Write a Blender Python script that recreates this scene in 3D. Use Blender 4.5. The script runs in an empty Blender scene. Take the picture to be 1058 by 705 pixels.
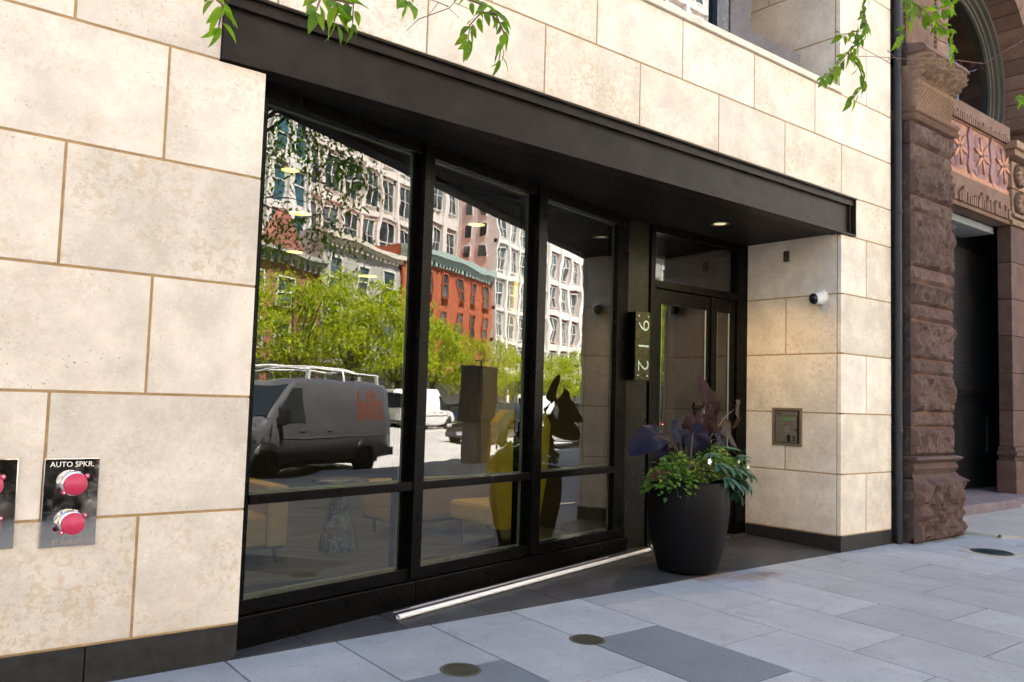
import bpy, bmesh, math, random
from math import radians as R, sin, cos, pi
from mathutils import Vector, Matrix, noise
random.seed(7)
sc = bpy.context.scene
COL = sc.collection

# ---------------------------------------------------------------- camera
cam = bpy.data.cameras.new("camera")
cam.sensor_width = 36.0; cam.sensor_fit = 'HORIZONTAL'
cam.lens = 887.667 / 1058 * 36
cam.clip_start = 0.05; cam.clip_end = 2000
co = bpy.data.objects.new("camera", cam); COL.objects.link(co)
yaw, pit, roll = 0.6892067, 0.07169956, 0.02966273
fwd = Vector((sin(yaw)*cos(pit), cos(yaw)*cos(pit), sin(pit)))
rt = Vector((cos(yaw), -sin(yaw), 0)); up = rt.cross(fwd)
r2 = cos(roll)*rt + sin(roll)*up; u2 = -sin(roll)*rt + cos(roll)*up
mw = Matrix.Identity(4)
for i in range(3):
    mw[i][0] = r2[i]; mw[i][1] = u2[i]; mw[i][2] = -fwd[i]
mw.translation = Vector((-8.077, -4.569, 1.387))
co.matrix_world = mw
sc.camera = co

# ---------------------------------------------------------------- sky, sun, exposure
SUN_EL, SUN_AZ = 62.0, -14.0      # the sun stands behind the limestone building (towards +Y, a little to -X)
w = bpy.data.worlds.new("World"); sc.world = w; w.use_nodes = True
wn = w.node_tree; bg = wn.nodes['Background']
sky = wn.nodes.new('ShaderNodeTexSky'); sky.sky_type = 'NISHITA'; sky.sun_disc = False
sky.sun_elevation = R(SUN_EL); sky.sun_rotation = R(SUN_AZ)
sky.air_density = 1.0; sky.dust_density = 2.0; sky.ozone_density = 1.0
wn.links.new(sky.outputs[0], bg.inputs[0]); bg.inputs[1].default_value = 0.055
sl = bpy.data.lights.new("sun", 'SUN'); sl.energy = 5.0; sl.angle = R(0.5); sl.color = (1.0, 0.94, 0.85)
so = bpy.data.objects.new("sun", sl); COL.objects.link(so)
sd = Vector((sin(R(SUN_AZ))*cos(R(SUN_EL)), cos(R(SUN_AZ))*cos(R(SUN_EL)), sin(R(SUN_EL))))
so.rotation_euler = sd.to_track_quat('Z', 'Y').to_euler(); so.location = sd*60
sc.view_settings.view_transform = 'Standard'; sc.view_settings.look = 'None'
sc.view_settings.exposure = 3.5; sc.view_settings.gamma = 1.0
sc.render.engine = 'CYCLES'
cy = sc.cycles
cy.use_denoising = True
try: cy.denoiser = 'OPENIMAGEDENOISE'
except Exception: pass
cy.max_bounces = 8; cy.diffuse_bounces = 4; cy.glossy_bounces = 4; cy.transparent_max_bounces = 12; cy.transmission_bounces = 2
cy.caustics_reflective = False; cy.caustics_refractive = False
cy.sample_clamp_indirect = 6.0

# ---------------------------------------------------------------- helpers
def tag(o, label=None, cat=None, group=None, kind=None):
    if label: o['label'] = label
    if cat: o['category'] = cat
    if group: o['group'] = group
    if kind: o['kind'] = kind
    return o
ORG = {}
def empty(name, loc, label=None, cat=None, group=None, rz=0):
    o = bpy.data.objects.new(name, None); COL.objects.link(o)
    o.location = loc; o.rotation_euler = (0, 0, rz); o.empty_display_size = .1
    ORG[o.name] = Vector(loc)
    return tag(o, label, cat, group)
def copy_tree(o, parent=None):
    c = o.copy(); COL.objects.link(c)
    c.parent = parent
    for ch in list(o.children): copy_tree(ch, c)
    return c

class MB:
    "collects faces; build() links them as one mesh object"
    def __init__(s): s.v = []; s.f = []; s.m = []; s.sm = []
    def add(s, vs, fs, mi=0, smooth=False):
        b = len(s.v); s.v += [tuple(x) for x in vs]
        for f in fs: s.f.append(tuple(i+b for i in f)); s.m.append(mi); s.sm.append(smooth)
        return s
    def box(s, a, b, mi=0, M=None):
        x0, y0, z0 = a; x1, y1, z1 = b
        vs = [Vector(p) for p in ((x0,y0,z0),(x1,y0,z0),(x1,y1,z0),(x0,y1,z0),(x0,y0,z1),(x1,y0,z1),(x1,y1,z1),(x0,y1,z1))]
        if M is not None: vs = [M @ v for v in vs]
        return s.add(vs, [(0,3,2,1),(4,5,6,7),(0,1,5,4),(1,2,6,5),(2,3,7,6),(3,0,4,7)], mi)
    def bevbox(s, a, b, r=.004, mi=0, M=None):
        bm = bmesh.new()
        x0,y0,z0=a;x1,y1,z1=b
        bmesh.ops.create_cube(bm, size=1)
        for v in bm.verts: v.co = Vector(((x0+x1)/2+v.co.x*(x1-x0), (y0+y1)/2+v.co.y*(y1-y0), (z0+z1)/2+v.co.z*(z1-z0)))
        bmesh.ops.bevel(bm, geom=bm.edges[:], offset=r, segments=2, profile=.6, affect='EDGES')
        bm.verts.index_update()
        vs = [v.co.copy() for v in bm.verts]
        if M is not None: vs = [M @ v for v in vs]
        s.add(vs, [[v.index for v in f.verts] for f in bm.faces], mi); bm.free(); return s
    def tube(s, pts, rads, n=8, mi=0, caps=True, smooth=True):
        pts = [Vector(p) for p in pts]
        if not isinstance(rads, (list, tuple)): rads = [rads]*len(pts)
        vs = []; ref = None
        for i, p in enumerate(pts):
            d = (pts[min(i+1, len(pts)-1)] - pts[max(i-1, 0)])
            if d.length < 1e-9: d = Vector((0,0,1))
            d.normalize()
            if ref is None: ref = Vector((1,0,0)) if abs(d.x) < .8 else Vector((0,1,0))
            a = d.cross(ref).normalized(); b = d.cross(a).normalized(); ref = -b if False else ref
            for k in range(n):
                t = 2*pi*k/n; vs.append(p + a*cos(t)*rads[i] + b*sin(t)*rads[i])
        fs = [(i*n+k, i*n+(k+1)%n, (i+1)*n+(k+1)%n, (i+1)*n+k) for i in range(len(pts)-1) for k in range(n)]
        s.add(vs, fs, mi, smooth)
        if caps: s.add([vs[k] for k in range(n)], [tuple(range(n))], mi); s.add(vs[-n:], [tuple(range(n))], mi)
        return s
    def lathe(s, prof, c=(0,0,0), n=32, mi=0, axis='Z', pw=2.0, smooth=True, M=None):
        vs = []
        for r_, z in prof:
            for k in range(n):
                t = 2*pi*k/n; ct, st = cos(t), sin(t)
                if pw != 2.0:
                    q = (abs(ct)**pw + abs(st)**pw)**(-1/pw); ct *= q; st *= q
                if axis == 'Z': p = Vector((r_*ct, r_*st, z))
                elif axis == 'Y': p = Vector((r_*ct, z, r_*st))
                else: p = Vector((z, r_*ct, r_*st))
                if M is not None: p = M @ p
                vs.append(p + Vector(c))
        m = len(prof)
        fs = [(i*n+k, i*n+(k+1)%n, (i+1)*n+(k+1)%n, (i+1)*n+k) for i in range(m-1) for k in range(n)]
        return s.add(vs, fs, mi, smooth)
    def disc(s, c, r_, n=24, axis='Z', mi=0):
        c = Vector(c); vs = []
        for k in range(n):
            t = 2*pi*k/n
            d = {'Z': (cos(t), sin(t), 0), 'Y': (cos(t), 0, sin(t)), 'X': (0, cos(t), sin(t))}[axis]
            vs.append(c + Vector(d)*r_)
        return s.add(vs, [tuple(range(n))], mi)
    def prism(s, poly, y0, y1, mi=0, plane='XZ', M=None):
        n = len(poly)
        def P(a, b, c): 
            p = Vector((a, c, b)) if plane == 'XZ' else (Vector((a, b, c)) if plane == 'XY' else Vector((c, a, b)))
            return M @ p if M is not None else p
        vs = [P(a, b, y0) for a, b in poly] + [P(a, b, y1) for a, b in poly]
        fs = [tuple(range(n)), tuple(range(2*n-1, n-1, -1))] + [(i, i+n, (i+1)%n+n, (i+1)%n) for i in range(n)]
        return s.add(vs, fs, mi)
    def sphere(s, c, r_, n=12, mi=0, sc3=(1,1,1)):
        prof = [(sin(pi*i/(n//2+2)), -cos(pi*i/(n//2+2))) for i in range(n//2+3)]
        c = Vector(c); M = Matrix.Diagonal((r_*sc3[0], r_*sc3[1], r_*sc3[2])).to_4x4()
        return s.lathe([(max(a, 1e-4), b) for a, b in prof], c, n, mi, M=M)
    def build(s, name, mats, parent=None, label=None, cat=None, group=None, kind=None, weld=False, loc=None, fixn=True):
        me = bpy.data.meshes.new(name)
        o = bpy.data.objects.new(name, me); COL.objects.link(o)
        off = Vector((0,0,0))
        if parent is not None:
            off = ORG[parent.name]; o.parent = parent; ORG[o.name] = off.copy()
        elif loc is not None:
            off = Vector(loc); o.location = loc; ORG[o.name] = off.copy()
        else: ORG[o.name] = off.copy()
        me.from_pydata([tuple(Vector(v)-off) for v in s.v], [], s.f)
        if not isinstance(mats, (list, tuple)): mats = [mats]
        for m in mats: me.materials.append(m)
        me.polygons.foreach_set('material_index', s.m)
        me.polygons.foreach_set('use_smooth', s.sm)
        me.update()
        if fixn or weld:
            bm = bmesh.new(); bm.from_mesh(me)
            if weld: bmesh.ops.remove_doubles(bm, verts=bm.verts, dist=1e-4)
            if fixn: bmesh.ops.recalc_face_normals(bm, faces=bm.faces)
            bm.to_mesh(me); bm.free()
        return tag(o, label, cat, group, kind)

def text_mb(body, size, M, depth=.002, mi=0, align='CENTER', sx=1.0, mb=None, spacing=1.0, off=0.0):
    cu = bpy.data.curves.new('lettering', 'FONT'); cu.body = body; cu.size = size; cu.extrude = depth
    cu.align_x = align; cu.align_y = 'CENTER'; cu.space_character = spacing; cu.resolution_u = 3; cu.offset = off
    o = bpy.data.objects.new('lettering', cu); COL.objects.link(o)
    dg = bpy.context.evaluated_depsgraph_get(); dg.update()
    me = bpy.data.meshes.new_from_object(o.evaluated_get(dg))
    mb = mb or MB()
    vs = [M @ Vector((v.co.x*sx, v.co.y, v.co.z)) for v in me.vertices]
    mb.add(vs, [tuple(p.vertices) for p in me.polygons], mi)
    bpy.data.objects.remove(o); bpy.data.curves.remove(cu); bpy.data.meshes.remove(me)
    return mb

# ---------------------------------------------------------------- materials
def newmat(name):
    m = bpy.data.materials.new(name); m.use_nodes = True
    nt = m.node_tree; return m, nt, nt.nodes['Principled BSDF']
def N(nt, t, **k):
    n = nt.nodes.new(t)
    for a, b in k.items(): setattr(n, a, b)
    return n
def ramp(nt, src, stops, interp='LINEAR'):
    r_ = N(nt, 'ShaderNodeValToRGB'); r_.color_ramp.interpolation = interp
    e = r_.color_ramp.elements
    while len(e) < len(stops): e.new(.5)
    for el, (p, c) in zip(e, stops):
        el.position = p; el.color = (c, c, c, 1) if isinstance(c, (int, float)) else (*c, 1)
    nt.links.new(src, r_.inputs[0]); return r_.outputs[0]
def noise_tex(nt, scale, detail=4, rough=.55, vec=None, dist=0):
    n = N(nt, 'ShaderNodeTexNoise'); n.inputs['Scale'].default_value = scale; n.inputs['Detail'].default_value = detail
    n.inputs['Roughness'].default_value = rough; n.inputs['Distortion'].default_value = dist
    if vec is not None: nt.links.new(vec, n.inputs['Vector'])
    return n.outputs['Fac']
def mix(nt, fac, a, b, mode='MIX'):
    m = N(nt, 'ShaderNodeMix', data_type='RGBA', blend_type=mode)
    for i_, v in ((0, fac), (6, a), (7, b)):
        sock = m.inputs[i_]
        if hasattr(v, 'is_output') or hasattr(v, 'links'): nt.links.new(v, sock)
        elif isinstance(v, (int, float)): sock.default_value = v if i_ == 0 else (v, v, v, 1)
        else: sock.default_value = (*v, 1)
    return m.outputs[2]
def math_(nt, op, a, b=0.0):
    m = N(nt, 'ShaderNodeMath', operation=op)
    for i, v in enumerate((a, b)):
        if isinstance(v, (int, float)): m.inputs[i].default_value = v
        else: nt.links.new(v, m.inputs[i])
    return m.outputs[0]
def bump(nt, bs, h, strength=.3, dist=.005):
    b = N(nt, 'ShaderNodeBump'); b.inputs['Strength'].default_value = strength; b.inputs['Distance'].default_value = dist
    nt.links.new(h, b.inputs['Height']); nt.links.new(b.outputs[0], bs.inputs['Normal'])
def pos(nt):
    return N(nt, 'ShaderNodeNewGeometry').outputs['Position']
def objc(nt):
    return N(nt, 'ShaderNodeTexCoord').outputs['Object']
def plain(name, col, rough=.6, metal=0, var=.12, scale=6, bmp=0, bscale=60, spec=.5):
    m, nt, b = newmat(name)
    c = objc(nt)
    n = noise_tex(nt, scale, 5, .6, c)
    dark = tuple(x*(1-var) for x in col); lite = tuple(min(1, x*(1+var)) for x in col)
    nt.links.new(ramp(nt, n, [(.3, dark), (.7, lite)]), b.inputs['Base Color'])
    b.inputs['Metallic'].default_value = metal
    nt.links.new(ramp(nt, noise_tex(nt, scale*2.3, 3, .6, c), [(.3, max(0, rough-.08)), (.7, min(1, rough+.08))]), b.inputs['Roughness'])
    b.inputs['Specular IOR Level'].default_value = spec
    if bmp: bump(nt, b, noise_tex(nt, bscale, 4, .6, c), bmp, .002)
    return m

def limestone(name, base=(.62,.53,.43), dark=(.50,.39,.27)):
    m, nt, b = newmat(name); p = pos(nt); g = N(nt, 'ShaderNodeNewGeometry')
    rnd = g.outputs['Random Per Island']
    # every block gets its own patch of stone
    sh = N(nt, 'ShaderNodeVectorMath', operation='ADD'); cb = N(nt, 'ShaderNodeCombineXYZ')
    r10 = math_(nt, 'MULTIPLY', rnd, 37.0)
    for i in range(3): nt.links.new(r10, cb.inputs[i])
    nt.links.new(p, sh.inputs[0]); nt.links.new(cb.outputs[0], sh.inputs[1]); v = sh.outputs[0]
    big = noise_tex(nt, 3.2, 6, .62, v)
    mid = noise_tex(nt, 27, 5, .60, v, .5)
    c1 = mix(nt, ramp(nt, big, [(.36, 0), (.64, 1)]), tuple(min(.85, x*1.08) for x in base), tuple(x*.82 for x in base))
    och = math_(nt, 'MULTIPLY', ramp(nt, mid, [(.50, 0), (.58, 1)]), ramp(nt, noise_tex(nt, 2.6, 3, .5, v), [(.36, .15), (.62, 1)]))
    och = math_(nt, 'MULTIPLY', och, ramp(nt, math_(nt, 'FRACT', math_(nt, 'MULTIPLY', rnd, 7.31)), [(0, .22), (.5, .55), (1, 1.0)]))
    c2 = mix(nt, math_(nt, 'MULTIPLY', och, .62), c1, dark)
    c2 = mix(nt, math_(nt, 'MULTIPLY', ramp(nt, noise_tex(nt, 38, 5, .7, v, .4), [(.54, 0), (.66, 1)]), .35), c2, (.80,.76,.70))
    fos = N(nt, 'ShaderNodeTexVoronoi', feature='DISTANCE_TO_EDGE'); fos.inputs['Scale'].default_value = 26
    wv = N(nt, 'ShaderNodeVectorMath', operation='ADD'); nz = N(nt, 'ShaderNodeTexNoise'); nz.inputs['Scale'].default_value = 9
    nt.links.new(v, nz.inputs['Vector']); sc_ = N(nt, 'ShaderNodeVectorMath', operation='SCALE'); sc_.inputs['Scale'].default_value = .12
    nt.links.new(nz.outputs['Color'], sc_.inputs[0]); nt.links.new(v, wv.inputs[0]); nt.links.new(sc_.outputs[0], wv.inputs[1])
    nt.links.new(wv.outputs[0], fos.inputs['Vector'])
    veins = math_(nt, 'MULTIPLY', ramp(nt, fos.outputs['Distance'], [(.0, 1), (.045, 0)]), ramp(nt, noise_tex(nt, 5, 4, .6, v), [(.50, 0), (.66, .28)]))
    c3 = mix(nt, veins, c2, (.44,.32,.20))
    pits = math_(nt, 'MULTIPLY', ramp(nt, noise_tex(nt, 75, 3, .5, v), [(.66, 0), (.70, 1)]), ramp(nt, noise_tex(nt, 4.5, 2, .5, v), [(.46, .1), (.60, 1)]))
    c4 = mix(nt, math_(nt, 'MULTIPLY', pits, .65), c3, (.24,.13,.08))
    grain = noise_tex(nt, 240, 2, .6, v)
    c5 = mix(nt, 1.0, c4, ramp(nt, grain, [(.3, .93), (.7, 1.05)]), 'MULTIPLY')
    tone = ramp(nt, rnd, [(0, (.86,.85,.83)), (.35, (.97,.95,.91)), (.7, (1.0,.99,.97)), (1, (1.07,1.08,1.09))])
    c6 = mix(nt, 1.0, c5, tone, 'MULTIPLY')
    # rain streaks and dust near the pavement
    sep = N(nt, 'ShaderNodeSeparateXYZ'); nt.links.new(p, sep.inputs[0])
    low = N(nt, 'ShaderNodeMapRange'); low.inputs['From Min'].default_value = .1; low.inputs['From Max'].default_value = .55
    low.inputs['To Min'].default_value = .35; low.inputs['To Max'].default_value = 0; nt.links.new(sep.outputs[2], low.inputs[0])
    c7 = mix(nt, math_(nt, 'MULTIPLY', low.outputs[0], ramp(nt, noise_tex(nt, 5, 5, .6, v), [(.3, .3), (.7, 1)])), c6, (.40,.31,.21))
    nt.links.new(c7, b.inputs['Base Color'])
    b.inputs['Roughness'].default_value = .72; b.inputs['Specular IOR Level'].default_value = .35
    h = math_(nt, 'SUBTRACT', math_(nt, 'MULTIPLY', grain, .25), math_(nt, 'MULTIPLY', pits, 1.0))
    bump(nt, b, h, .35, .003)
    return m
M_LIME = limestone('limestone', (.735,.665,.565), (.55,.40,.23))
M_MORTAR = plain('ochre_mortar', (.36,.235,.105), .9, var=.25, scale=9, bmp=.4)
M_PLINTH = plain('dark_granite', (.018,.017,.016), .5, spec=.3, var=.45, scale=12, bmp=.15, bscale=90)
def scuffed(name, col, rough, metal, spots=(.05,.045,.04), thr=.78, var=.25, spec=.35, plainm=False):
    m, nt, b = newmat(name); p = objc(nt)
    c = mix(nt, ramp(nt, noise_tex(nt, 4, 6, .65, p), [(.35, 0), (.7, 1)]), tuple(x*(1-var) for x in col), tuple(x*(1+var) for x in col))
    c = mix(nt, math_(nt, 'MULTIPLY', ramp(nt, noise_tex(nt, 34, 5, .7, p), [(thr, 0), (thr+.05, 1)]), ramp(nt, noise_tex(nt, 2.2, 3, .5, p), [(.52, 0), (.7, .6)])), c, spots)
    nt.links.new(c, b.inputs['Base Color']); b.inputs['Metallic'].default_value = metal
    nt.links.new(ramp(nt, noise_tex(nt, 14, 5, .7, p), [(.3, max(0, rough-.05)), (.7, rough+.05)]), b.inputs['Roughness'])
    b.inputs['Specular IOR Level'].default_value = spec
    if not plainm: bump(nt, b, noise_tex(nt, 90, 2, .5, p), .04, .001)
    return m
M_STEEL = scuffed('weathered_black_steel', (.014,.0095,.007), .45, .0, var=.5, spec=.16, thr=.72, spots=(.16,.12,.09))
M_SOFFIT = scuffed('dark_metal_soffit', (.008,.007,.006), .55, .0, spec=.2)
M_FRAME = scuffed('dark_bronze_frame', (.0022,.0018,.0016), .30, .0, spec=.09, plainm=True)
M_PANEL = scuffed('dark_bronze_panel', (.0075,.006,.0035), .3, .0, spec=.16, plainm=True)
M_BRONZE = plain('brown_steel_post', (.06,.043,.045), .5, var=.15)
M_PIPE = scuffed('dark_grey_pipe', (.014,.014,.018), .5, .0)
M_ALU = plain('brushed_aluminium', (.5,.5,.48), .3, 1, var=.05)
M_GASKET = plain('grey_gasket', (.22,.24,.22), .5, var=.1)
M_BLACK = plain('black_plastic', (.01,.01,.01), .4)
M_WHITE = plain('white_plastic', (.72,.70,.66), .4, var=.04)

def glass_mat(name, tint=(.66,.70,.64), ior=1.98, wav=.0011, wscale=2.0, gloss=(1,1,1)):
    m = bpy.data.materials.new(name); m.use_nodes = True; nt = m.node_tree; nt.nodes.clear()
    out = N(nt, 'ShaderNodeOutputMaterial'); mx = N(nt, 'ShaderNodeMixShader')
    tr = N(nt, 'ShaderNodeBsdfTransparent'); gl = N(nt, 'ShaderNodeBsdfGlossy'); fr = N(nt, 'ShaderNodeFresnel')
    tr.inputs[0].default_value = (*tint, 1); gl.inputs[0].default_value = (*gloss, 1); gl.inputs['Roughness'].default_value = 0.0
    fr.inputs[0].default_value = ior
    b = N(nt, 'ShaderNodeBump'); b.inputs['Strength'].default_value = 1.0; b.inputs['Distance'].default_value = wav
    mp = N(nt, 'ShaderNodeMapping'); mp.inputs['Scale'].default_value = (1, 1, 1.5)
    nt.links.new(objc(nt), mp.inputs[0])
    h = noise_tex(nt, wscale, 1.5, .45, mp.outputs[0])
    nt.links.new(h, b.inputs['Height']); nt.links.new(b.outputs[0], gl.inputs['Normal'])
    bf = math_(nt, 'SUBTRACT', 1.0, N(nt, 'ShaderNodeNewGeometry').outputs['Backfacing'])
    nt.links.new(math_(nt, 'MULTIPLY', fr.outputs[0], bf), mx.inputs[0]); nt.links.new(tr.outputs[0], mx.inputs[1]); nt.links.new(gl.outputs[0], mx.inputs[2])
    nt.links.new(mx.outputs[0], out.inputs[0])
    return m
M_GLASS = glass_mat('storefront_glass')
M_DGLASS = glass_mat('door_glass', tint=(.5,.51,.44), ior=1.75, wav=.0004)
M_FARGLASS, _nt, _b = newmat('far_window_glass'); _b.inputs['Base Color'].default_value = (.03,.05,.06,1); _b.inputs['Roughness'].default_value = .08; _b.inputs['Specular IOR Level'].default_value = .9
_c = ramp(_nt, noise_tex(_nt, .6, 2, .5, pos(_nt)), [(.4, (.02,.035,.04)), (.62, (.10,.14,.15))]); _nt.links.new(_c, _b.inputs['Base Color'])

def paving(name, col, var=.12, rough=.75, stain=False, rough_spec=.4):
    m, nt, b = newmat(name); p = pos(nt); g = N(nt, 'ShaderNodeNewGeometry')
    rnd = g.outputs['Random Per Island']
    c = mix(nt, ramp(nt, noise_tex(nt, 2.0, 6, .65, p), [(.35, 0), (.68, 1)]), tuple(x*(1-var) for x in col), tuple(x*(1+var*.6) for x in col))
    c = mix(nt, 1.0, c, ramp(nt, rnd, [(0, .86), (1, 1.08)]), 'MULTIPLY')
    c = mix(nt, 1.0, c, ramp(nt, noise_tex(nt, 190, 2, .7, p), [(.28, .70), (.5, 1.0), (.74, 1.26)]), 'MULTIPLY')
    # gum spots and scuffs
    vo = N(nt, 'ShaderNodeTexVoronoi'); vo.inputs['Scale'].default_value = 3.1; nt.links.new(p, vo.inputs['Vector'])
    sep = N(nt, 'ShaderNodeSeparateColor'); nt.links.new(vo.outputs['Color'], sep.inputs[0])
    spot = math_(nt, 'MULTIPLY', ramp(nt, vo.outputs['Distance'], [(.035, 1), (.05, 0)]), ramp(nt, sep.outputs[0], [(.45, 0), (.47, 1)]))
    c = mix(nt, math_(nt, 'MULTIPLY', spot, .7), c, tuple(x*.45 for x in col))
    dirt = ramp(nt, noise_tex(nt, 9, 7, .75, p, .8), [(.56, 0), (.70, .38)])
    c = mix(nt, dirt, c, (.12,.10,.085))
    if stain:
        def blob(cx, cy_, rx, ry):
            s1 = N(nt, 'ShaderNodeVectorMath', operation='SUBTRACT'); s1.inputs[1].default_value = (cx, cy_, 0)
            nt.links.new(p, s1.inputs[0])
            s2 = N(nt, 'ShaderNodeVectorMath', operation='MULTIPLY'); s2.inputs[1].default_value = (1/rx, 1/ry, 0); nt.links.new(s1.outputs[0], s2.inputs[0])
            l = N(nt, 'ShaderNodeVectorMath', operation='LENGTH'); nt.links.new(s2.outputs[0], l.inputs[0])
            d = math_(nt, 'ADD', l.outputs['Value'], math_(nt, 'MULTIPLY', math_(nt, 'SUBTRACT', noise_tex(nt, 7, 5, .7, p), .5), 1.6))
            return ramp(nt, d, [(.45, 1), (1.15, 0)])
        f_ = math_(nt, 'MULTIPLY', math_(nt, 'MAXIMUM', blob(-1.72, -.20, .42, .17), blob(-2.1, -.04, .45, .13)), .50)
        c = mix(nt, f_, c, (.20,.095,.035))
    nt.links.new(c, b.inputs['Base Color']); b.inputs['Roughness'].default_value = rough; b.inputs['Specular IOR Level'].default_value = rough_spec
    bump(nt, b, noise_tex(nt, 160, 3, .7, p), .35, .0025)
    return m
M_PAVE = paving('grey_granite_paving', (.30,.315,.34), stain=True)
M_PAVE_DK = paving('blue_grey_granite_paving', (.155,.175,.205))
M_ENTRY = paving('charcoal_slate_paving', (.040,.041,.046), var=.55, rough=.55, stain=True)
M_JOINT = plain('sand_joint', (.030,.025,.022), .95, var=.3, scale=20)
M_CONC = paving('concrete_walk', (.36,.34,.31))
M_ASPH = plain('asphalt', (.36,.35,.335), .9, var=.18, scale=.7, bmp=.5, bscale=120)
M_KERB = plain('granite_kerb', (.32,.31,.30), .8, var=.15)
M_ROADPAINT = plain('road_paint', (.75,.74,.70), .7, var=.1)
# ================================================================ THE SETTING
def gz(x, y):
    return .005*max(-14, min(14, x)) + .03*y
KY = -7.6
MB().box((-400,-400,-1.2), (400,400,-.52)).build('ground', M_ASPH, kind='structure')
mb = MB(); mb.box((-400,-25.2,-.5), (400,KY,-.37))
mb.build('street', M_ASPH, kind='structure')
mb = MB()
for i in range(-12, 40): mb.box((i*9-1.5, -16.46, -.37), (i*9+1.5, -16.34, -.364))
for yy in (-10.2, -22.7):
    for i in range(-10, 30): mb.box((i*6.4, yy-.05 if yy<-20 else yy-2.4+.0, -.37), (i*6.4+.1, yy+2.4 if yy<-20 else yy+.05, -.365))
mb.build('lane_markings', M_ROADPAINT, kind='structure')
# pavement in granite slabs
bed = MB(); slabs = MB()
def slab(mb, corners, mi=0, g=.006, t=.03):
    c = sum((Vector((p[0],p[1])) for p in corners), Vector((0,0)))/len(corners)
    out = []
    for i, p in enumerate(corners):
        x, y = p[0], p[1]
        x += g if x < c.x else -g; y += g if y < c.y else -g
        out.append((x, y))
    top = [(x, y, gz(x, y)) for x, y in out]
    b_ = .0015
    top2 = []
    for x, y in out:
        top2.append((x+(b_ if x < c.x else -b_), y+(b_ if y < c.y else -b_), gz(x, y)))
    mid = [(x, y, gz(x, y)-b_) for x, y in out]
    bot = [(x, y, gz(x, y)-t) for x, y in out]
    vs = top2+mid+bot; n = len(out)
    fs = [tuple(range(n))]
    for lv in (0, 1):
        fs += [(lv*n+i, lv*n+(i+1)%n, (lv+1)*n+(i+1)%n, (lv+1)*n+i) for i in range(n)]
    mb.add(vs, fs, mi)
SK = .03
dark_slabs = {(-6, 1), (-8, 1), (-8,2), (-6,4), (-11,3), (3,4), (-2,5), (0,3)}
for n in range(-22, 30):
    x0 = -.328+.656*n; x1 = x0+.656
    first = -.25 if n % 2 else -.76
    ys = [-.002]; y = first
    while y > KY+.3: ys.append(y); y -= 1.02
    ys.append(KY+.18)
    for k in range(len(ys)-1):
        ya, yb = ys[k], ys[k+1]
        slab(slabs, [(x0+SK*yb, yb), (x1+SK*yb, yb), (x1+SK*ya, ya), (x0+SK*ya, ya)], 1 if (n, k) in dark_slabs else 0)
slabs.add([(-400, KY, -.225), (-15, KY, gz(-15, KY)-.03), (-15, 1.5, gz(-15,1.5)-.03), (-400, 1.5, .0)], [(0,1,2,3)], 0)
slabs.add([(19.2, KY, gz(15, KY)-.03), (400, KY, -.2), (400, 1.5, .0), (19.2, 1.5, gz(15,1.5)-.03)], [(0,1,2,3)], 0)
slabs.build('sidewalk', [M_PAVE, M_PAVE_DK], kind='structure')
bed.add([(-15, KY, gz(-15,KY)-.022), (20, KY, gz(14,KY)-.022), (20, 1.6, gz(14,1.6)-.022), (14, 1.6, gz(14,1.6)-.022), (-15, 1.6, gz(-14,1.6)-.022)], [(0,1,2,3,4)])
bed.build('paving_joints', M_JOINT, kind='structure')
mb = MB()
for i in range(-40, 60): mb.bevbox((i*2.4+.004, KY, -.5), (i*2.4+2.396, KY+.175, gz(i*2.4, KY)-.002), .012)
mb.build('kerb', M_KERB, kind='structure')
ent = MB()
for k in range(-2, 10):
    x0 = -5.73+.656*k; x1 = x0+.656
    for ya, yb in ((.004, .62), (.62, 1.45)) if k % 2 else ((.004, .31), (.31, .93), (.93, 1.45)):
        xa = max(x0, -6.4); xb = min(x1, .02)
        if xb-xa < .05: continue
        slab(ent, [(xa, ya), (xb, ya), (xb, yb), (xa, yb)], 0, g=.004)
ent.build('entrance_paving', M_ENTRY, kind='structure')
mb = MB()
mb.box((-400,-40,-.5), (400,-25.2,-.2)); mb.build('far_sidewalk', M_CONC, kind='structure')
mb = MB()
P_ = [(2.5,-.02), (2.62,-.42), (3.3,-.95), (9,-.95), (9,1.2), (2.5,1.2)]
tp = [(x, y, gz(x, y)+.035) for x, y in P_]; bt = [(x, y, gz(x, y)-.03) for x, y in P_]; n_ = len(P_)
mb.add(tp+bt, [tuple(range(n_))]+[(i, (i+1)%n_, n_+(i+1)%n_, n_+i) for i in range(n_)])
mb.build('concrete_apron', M_CONC, kind='structure')

# ================================================================ LIMESTONE BUILDING
WA = 0.22328336
U = Vector((cos(WA), sin(WA), 0)); GN = Vector((-sin(WA), cos(WA), 0)); P0 = Vector((-1.95, 1.137, 0))
MG = Matrix(((U.x, GN.x, 0, P0.x), (U.y, GN.y, 0, P0.y), (0, 0, 1, 0), (0, 0, 0, 1)))   # storefront frame: s, depth, z
BL = empty('limestone_building', (-3, 0, 0), 'cream limestone building with recessed black framed storefront and entrance door', 'building')
J = .007
def stone_rows(mb, rows, a0, a1, face, axis='X', T=.12, back=1):
    "rows: (z0, z1, joints). axis X: runs in x, faces -y at y=face; axis Y: runs in y, faces -x at x=face"
    for z0, z1, js in rows:
        cuts = [a0]+sorted(j for j in js if a0+.02 < j < a1-.02)+[a1]
        for i in range(len(cuts)-1):
            p = cuts[i]+(J if i > 0 else 0); q = cuts[i+1]-(J if i < len(cuts)-2 else 0)
            if axis == 'X': mb.bevbox((p, face, z0+J), (q, face+T, z1-J), .0025)
            else: mb.bevbox((face, p, z0+J), (face+T, q, z1-J), .0025)
Z = [.156+.61*k for k in range(6)]
def js(a, st=1.02, n=12, sgn=-1): return [a+sgn*st*i for i in range(n)]
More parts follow.
